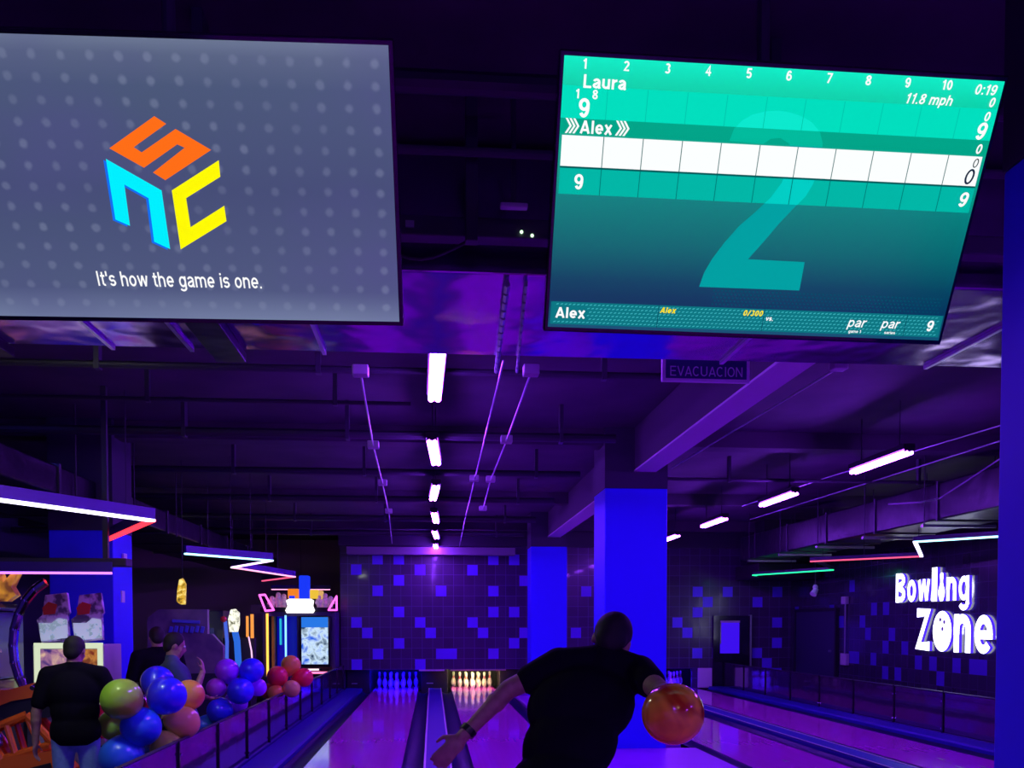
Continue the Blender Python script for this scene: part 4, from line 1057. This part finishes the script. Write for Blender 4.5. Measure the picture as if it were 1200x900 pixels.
for x, z, h in ((-.62, 2.2, .24), (-.48, 2.2, .34), (-.36, 2.2, .30), (.44, 2.2, .28), (.56, 2.2, .32), (.68, 2.2, .24)):
    mb = MB(); mb.capsule((x, .12, z), (x, .12, z+h*.55), .06, .075, 10); mb.ball((x+.01, .1, z+h*.82), (.06, .055, .065), 10)
    mb.capsule((x-.08, .1, z+h*.35), (x-.05, .1, z+h*.6), .025, .03, 8); mb.capsule((x+.09, .1, z+h*.4), (x+.05, .1, z+h*.6), .025, .03, 8)
    fuse('topper_figure', mb, TF, t, .012, 3)
def outline(pts, r, nm, m):
    MB().path(pts+[pts[0], pts[1]], r, 8).build(nm, m, t)
PKN = emi('hot pink neon', (1., .12, .75), 2.2)
outline([(-.86, -.06, 2.47), (-.74, -.06, 2.48), (-.55, -.06, 2.14), (-.73, -.06, 2.12)], .022, 'pink_outline', PKN)
outline([(.84, -.06, 2.45), (.66, -.06, 2.14), (.84, -.06, 2.14)], .02, 'pink_outline', PKN)
MB().cone((-.70, -.03, .66), (-.70, -.03, 2.06), .026, n=12).build('amber_tube', emi('amber neon', (1., .42, .06), 2.2), t)
MB().bx(-.66, -.60, .3, .5, .7, 2.0).build('amber_panel', mat('amber panel', (.5, .25, .04), .4), t)
MB().cone((-.30, -.0, .66), (-.30, -.0, 2.02), .022, n=12).build('blue_tube', emi('ice blue neon', (.2, .55, 1.), 2.0), t)
MB().bx(-.5, -.46, .4, .45, 1.35, 1.95).build('cyan_tube', emi('teal neon', (.02, .5, .7), 1.), t)
MB().bx(-.58, -.08, .55, .6, .7, 2.0).build('blue_panel', mat('deep blue panel', (.01, .01, .6), .3, emit=(.0, .0, .3), strength=.6), t)
MB().bx(-.2, .80, -.2, -.16, .72, .76).build('pink_bar', emi('pink bar', (1., .2, .45), 1.8), t)
MB().bx(.05, .64, -.32, -.05, .66, .72, .01).bx(.2, .5, -.25, -.1, .78, .84, .02).build('control_panel', M['blackgloss'], t)
MB().bx(.22, .46, -.262, -.25, .79, .83).build('panel_light', emi('panel light', (1., .7, .8), 1.5), t)
MB().bx(.40, .78, -.17, -.151, .44, .62).build('blue_display', emi('blue display', (.05, .3, .9), 1.), t)

# twin racing cabinet in front of the column
t = thing('arcade_machine', 'twin racing cabinet with two tilted white picture boards on top', 'arcade machine', (-3.90, 10.45, AG))
MB().bx(-.38, .36, .02, .6, 0, 1.60, .01).build('cabinet', mat('white cabinet', (.55, .55, .5), .4), t)
MB().bx(-.36, -.30, .0, .03, .95, 1.62).bx(.30, .35, .0, .03, .95, 1.62).bx(-.3, .3, .0, .03, 1.56, 1.62).build('lit_frame', emi('warm white frame', (.75, .85, .6), .9), t)
for k, x in enumerate((-.155, .15)):
    s = MB().bx(x-.14, x+.14, .005, .02, 1.14, 1.55).build('screen', screen_art('race screen %d' % k, ((60, 40, 120), (120, 40, 20))[k], ((160, 110, 150), (200, 130, 60))[k], ((230, 190, 160), (120, 60, 30))[k], 9, .9), t)
    MB().bx(x-.14, x+.14, -.2, .02, .95, 1.02, .01).build('control_panel', M['blackgloss'], t)
for k, x in enumerate((-.19, .17)):
    q = bpy.data.meshes.new('x')
    b = MB(); rot = Matrix.Rotation(-.12, 3, 'Y') @ Matrix.Rotation(-.15, 3, 'X')
    b.prism([(-.15, 0), (.14, 0), (.15, .28), (.17, .30), (.16, .52), (-.07, .52), (-.12, .30), (-.18, .26)], 0, .05, Matrix.Translation((x, .2, 1.63)) @ rot.to_4x4() @ F)
    b.build('picture_board', noise_col(mat('picture board art', (.7, .72, .75), .4, emit=(.0, .0, .0), strength=0), (.12, .12, .18), (.85, .88, .9), 9, .42, .56), t)
    b = MB(); b.prism([(-.10, .30), (.02, .30), (.05, .40), (-.04, .44), (-.11, .38)], .052, .058, Matrix.Translation((x, .2, 1.63)) @ rot.to_4x4() @ F)
    b.build('picture_red_patch', mat('board red', (.75, .06, .04), .4), t)
    b = MB(); b.prism([(-.15, .02), (.13, .02), (.14, .22), (.05, .25), (-.02, .2), (-.16, .22)], .052, .056, Matrix.Translation((x, .2, 1.63)) @ rot.to_4x4() @ F)
    b.build('picture_white_patch', noise_col(mat('board white', (.8, .9, .9), .4, emit=(.55, .75, .85), strength=.35), (.2, .28, .35), (.9, .95, .95), 14, .38, .5), t)
    bpy.data.meshes.remove(q)
MB().bx(-.36, -.12, .3, .62, 1.60, 1.66).build('top_plate', M['white'], t)

# motorbike ride
t = thing('motorbike_ride', 'orange arcade motorbike ride with a chrome hoop', 'arcade ride', (-3.84, 8.75, AG))
t.scale = (1.22, 1.0, 1.24)
Fx = Matrix(((1,0,0,0),(0,0,-1,0),(0,1,0,0),(0,0,0,1)))
ORG = mat('orange gloss', (.95, .16, .02), .25, coat=.4)
MB().bx(-.6, .62, -.3, .35, 0, .14, .02).build('platform', M['blackgloss'], t)
MB().prism([(-.55, .86), (-.2, 1.0), (.08, 1.0), (.30, 1.06), (.38, 1.02), (.34, .96), (.10, .92), (-.1, .84), (-.5, .76)], -.12, .12, Fx).build('tank_fairing', ORG, t)
MB().prism([(-.08, .99), (.12, .99), (.40, 1.04), (.42, .99), (.36, .86), (.1, .84), (-.1, .9)], -.10, .10, Matrix.Translation((0, 0, -.06)) @ Fx).build('seat', mat('seat vinyl', (.02, .02, .03), .4), t)
mb = MB()
for a, b_, r in (((-.5, .78), (-.1, .70), .035), ((-.1, .70), (.2, .82), .03), ((.2, .82), (.38, .62), .03), ((-.1, .70), (.02, .5), .035), ((.02, .5), (.36, .60), .03), ((.05, .78), (.12, .52), .025), ((-.5, .78), (-.42, .45), .035), ((.2, .8), (.3, .55), .02)):
    for s in (-.1, .1): mb.cone((a[0], s, a[1]), (b_[0], s, b_[1]), r, n=8)
mb.build('bike_frame', ORG, t)
MB().prism([(-.42, .48), (-.1, .42), (.05, .52), (.38, .56), (.50, .42), (.46, .22), (.3, .16), (-.35, .16), (-.46, .28)], -.13, .13, Fx).build('belly_fairing', ORG, t)
for x, z, w_, h in ((-.02, .39, .13, .035), (.22, .28, .13, .03), (-.2, .26, .12, .03), (.3, .44, .1, .025)):
    MB().box((x, -.135, z), (w_*1.6, .012, h*1.5), Matrix.Rotation(-.25, 3, 'Y'), .004).build('fairing_slot', M['black'], t)
mb = MB(); 
for k in range(14):
    a = PI*.5+PI*k/13; mb.cone((-.05+.19*math.cos(a), -.16, .40+.19*math.sin(a)), (-.05+.19*math.cos(a+PI/13), -.16, .40+.19*math.sin(a+PI/13)), .02, n=8)
mb.build('exhaust_pipe', M['chrome'], t)
mb = MB()
for k in range(10): mb.ball((-.12+.045*(k % 4), -.13, .62+.045*(k//4)), .03, 8)
mb.build('engine_block', mat('engine violet', (.25, .1, .5), .25, metal=.8), t)
mb = MB(); P = []
for k in range(15):
    a = PI*.62+1.05*PI*k/14; P.append((.38+.52*math.cos(a)*.75, .25, 1.30+.52*math.sin(a)))
mb.path(P, .035, 10); mb.build('chrome_hoop', M['chrome'], t)
MB().path([(-.5, .3, .14), (-.25, .28, .8), (P[-1][0], .25, P[-1][2])], .03, 8).build('hoop_post', M['dark'], t)
mb = MB(); mb.path([(.30, -.28, 1.02), (.36, 0, 1.10), (.30, .28, 1.02)], .018, 8); mb.build('handlebar', M['chrome'], t)
# second ride, crimson, just past the man
t = thing('motorbike_ride', 'crimson arcade motorbike ride half hidden behind the man in jeans', 'arcade ride', (-3.02, 9.6, AG))
CR = mat('crimson gloss', (.6, .01, .10), .2, coat=.5)
MB().bx(-.6, .22, -.25, .3, 0, .14, .02).build('platform', M['blackgloss'], t)
MB().prism([(-.62, .9), (-.1, 1.08), (.18, 1.12), (.24, 1.0), (.08, .84), (-.1, .7), (-.5, .7)], -.12, .12, Fx).build('tank_fairing', CR, t)
MB().prism([(-.4, .2), (-.3, .62), (.12, .68), (.22, .4), (.12, .16)], -.11, .11, Fx).build('belly_fairing', M['blackgloss'], t)
mb = MB(); mb.path([(.18, -.22, 1.1), (.22, 0, 1.16), (.18, .22, 1.1)], .018, 8); mb.build('handlebar', M['chrome'], t)
mb = MB(); mb.ball((.2, -.13, .9), (.05, .02, .03), 10); mb.build('headlight', emi('cool headlight', (.5, .8, 1.), 1.5), t)
for z in (.78, .66, .55):
    MB().box((.14, -.125, z), (.09, .014, .022), Matrix.Rotation(.4, 3, 'Y'), .003).build('chrome_trim', M['chrome'], t)
MB().bx(.02, .1, -.13, -.115, .34, .37).build('tail_light', emi('amber light', (1., .25, .05), 2.), t)
# topper machine at the edge of the frame
t = thing('arcade_machine', 'dark arcade machine topped with a golden flame ornament', 'arcade machine', (-4.64, 9.75, AG))
t.scale = (1.1, 1, 1.05)
MB().bx(-.5, .28, 0, .7, 0, 1.2, .02).build('cabinet', M['blackgloss'], t)
MB().bx(-.2, .30, -.02, .6, 1.2, 1.86, .03).build('cabinet_head', mat('violet cabinet', (.05, .03, .2), .3), t)
MB().prism([(-.4, 0), (.30, 0), (.40, .03), (.32, .07), (-.4, .08)], -.3, .3, Matrix.Translation((0, .1, 1.86)) @ Fx).build('canopy', mat('canopy dark', (.05, .02, .07), .2, coat=.5), t)
GO = noise_col(mat('golden ornament', (.8, .36, .05), .3, metal=.2, emit=(.9, .32, .02), strength=.5), (.08, .02, .01), (1., .42, .03), 7, .42, .6, sock='Emission Color')
mb = MB()
mb.prism([(-.2, 0), (.16, .0), (.24, .06), (.20, .14), (.27, .30), (.2, .26), (.13, .18), (.10, .28), (.12, .36), (.03, .27), (-.02, .36), (-.1, .26), (-.2, .4)], -.06, .06, Matrix.Translation((.22, .05, 1.95)) @ Fx)
mb.build('flame_ornament', GO, t)
MB().ball((.19, -.02, 2.02), (.07, .04, .06), 12).build('ornament_core', M['black'], t)
mb = MB(); P = []
for k in range(12):
    a = PI*.55+.85*PI*k/11; P.append((.42+.55*math.cos(a)*.8, -.1, .95+.55*math.sin(a)))
mb.path(P, .03, 10); mb.build('side_hoop', mat('pink chrome', (.8, .4, .6), .15, metal=1.), t)

# wide cabinet behind the second man
t = thing('arcade_machine', 'wide dim cabinet with a pale headboard behind the man in black', 'arcade machine', (-3.70, 14.0, AG))
MB().bx(-.42, .55, .1, .7, 0, 1.1, .01).build('cabinet', M['dark'], t)
MB().prism([(-.46, 1.1), (.62, 1.1), (.62, 1.5), (.46, 1.68), (.40, 1.68), (.40, 2.04), (-.30, 2.04), (-.46, 1.9)], -.06, .06, Matrix.Translation((0, .2, 0)) @ Fx).build('headboard', noise_col(mat('headboard beige', (.26, .2, .22), .6), (.2, .15, .2), (.32, .25, .26), 4), t)
mb = MB()
for k in range(7):
    mb.box((-.12+.075*k, .12, 1.74+.01*(k % 2)), (.055, .02, .10), Matrix.Rotation(.25, 3, 'Y'), .008)
mb.box((.1, .12, 1.86), (.4, .02, .05), Matrix.Rotation(.05, 3, 'Y'), .01)
mb.build('headboard_emblem', mat('emblem blue', (.16, .2, .75), .4), t)
tg = thing('hanging_lantern', 'yellow lit topper shape hanging above the dim cabinet', 'lamp', (-3.66, 14.1, 1.86))
MB().prism([(-.06, .04), (.0, 0), (.06, .0), (.07, .3), (.03, .38), (-.02, .36), (-.05, .2)], -.03, .03, Fx).build('lantern_body', screen_art('lantern art', (60, 50, 10), (220, 170, 40), (250, 235, 150), 16, 1.1), tg)
MB().cone((.02, 0, .37), (.02, 0, 2.09), .006, n=6).build('hanger_wire', M['dark'], tg)
# slanted ball-toss machine with lit rails
t = thing('arcade_machine', 'leaning lit blue ramp machine with a round white sign', 'arcade machine', (-3.05, 15.0, AG))
MB().prism([(0, 0), (.5, 0), (.5, 1.6), (.38, 1.6), (.26, 1.2), (0, .9)], -.30, .20, Matrix(((0,0,1,0),(1,0,0,0),(0,1,0,0),(0,0,0,1)))).build('cabinet', M['black'], t)
for xa, xb, c, nm, r in ((-.25, -.14, (.08, .16, .9), 'blue_rail', .028), (-.13, .05, (.03, .18, .9), 'blue_rail', .05)):
    MB().path([(xa, .34, 1.86), ((xa+xb)/2+.02, .1, 1.55), (xb, -.12, 1.05)], r, 10).build(nm, emi('rail %.2f' % r, c, .8), t)
MB().path([(.12, .3, 1.62), (.2, .1, 1.4), (.26, -.1, 1.05)], .012, 8).build('white_rail', emi('rail lilac', (.9, .5, .8), 1.4), t)
MB().prism([(-.07, 0), (.05, .0), (.08, .1), (.08, .3), (.02, .36), (-.05, .35), (-.09, .2)], -.03, .03, Matrix.Translation((-.05, .05, 1.7)) @ Fx).build('round_sign', screen_art('round sign art', (90, 90, 60), (235, 235, 215), (255, 255, 250), 15, 1.2), t)
MB().bx(.1, .13, .2, .26, 1.62, 1.95).bx(.17, .21, .2, .26, 1.60, 1.98).build('orange_post', emi('orange post', (1., .32, .06), 1.1), t)
MB().ball((-.27, .3, 1.9), .05, 12).build('red_knob', mat('red knob', (.7, .03, .05), .3), t)
MB().bx(.08, .22, -.14, -.08, 1.05, 1.2).build('orange_pocket', emi('pocket orange', (1., .35, .15), 1.), t)
# tall pale panel machine and dark curtain further back
t = thing('arcade_machine', 'tall grey beige cabinet side beside the amber-lit machine', 'arcade machine', (-3.95, 23.2, AG))
MB().bx(-.45, .35, 0, .8, 0, 2.3, .02).build('cabinet', mat('beige cabinet', (.28, .25, .22), .6), t)
MB().bx(-.4, .3, -.02, 0, 1.2, 2.1, .01).build('side_panel', mat('beige panel', (.22, .2, .19), .6), t)
t = thing('arcade_machine', 'dark upright cabinet between the ramp machine and the beige cabinet', 'arcade machine', (-4.9, 19.5, AG))
MB().prism([(0, 0), (.9, 0), (.9, 2.1), (.3, 2.1), (.25, 1.7), (.12, 1.2), (0, 1.1)], -.6, .6, Matrix(((0,0,1,0),(1,0,0,0),(0,1,0,0),(0,0,0,1)))).build('cabinet', mat('violet black cabinet', (.03, .025, .07), .4), t)
MB().box((0, .16, 1.5), (.9, .02, .5), Matrix.Rotation(.25, 3, 'X')).build('screen', emi('dim screen', (.02, .02, .09), 1.), t)

# dim ceiling lamps of the concourse behind the photographer and blue washes on the arcade column
def can_lamp(x, y, col, k, lab):
    t = thing('ceiling_lamp', lab, 'lamp', (x, y, 3.55))
    MB().cone((0, 0, 0), (0, 0, .4), .13, n=20).build('can', M['black'], t)
    MB().cone((0, 0, -.012), (0, 0, -.002), .11, n=20).build('lens', emi('lens '+lab[:9], col, k), t)
can_lamp(1.2, -1.0, (1., .70, .36), 135, 'warm ceiling lamp over the concourse behind the bowler')
can_lamp(-2.85, 6.5, (.85, 1., .6), 210, 'pale ceiling lamp over the arcade entrance')
can_lamp(-4.5, 9.0, (.05, .05, 1.), 150, 'blue ceiling lamp in front of the arcade column')
can_lamp(-5.6, 15.6, (1., .9, .75), 110, 'pale ceiling lamp over the far arcade machines')  # unseen lamp, added to brighten the dark far end of the arcade

# ------------------------------------------------------------------ world and view
w = bpy.data.worlds.new('world'); bpy.context.scene.world = w; w.use_nodes = True
w.node_tree.nodes['Background'].inputs['Color'].default_value = (.02, .006, .16, 1); w.node_tree.nodes['Background'].inputs['Strength'].default_value = 3.6
sc = bpy.context.scene
sc.view_settings.view_transform = 'Standard'; sc.view_settings.look = 'None'; sc.view_settings.exposure = 0.; sc.view_settings.gamma = 1.
sc.view_settings.use_curve_mapping = False
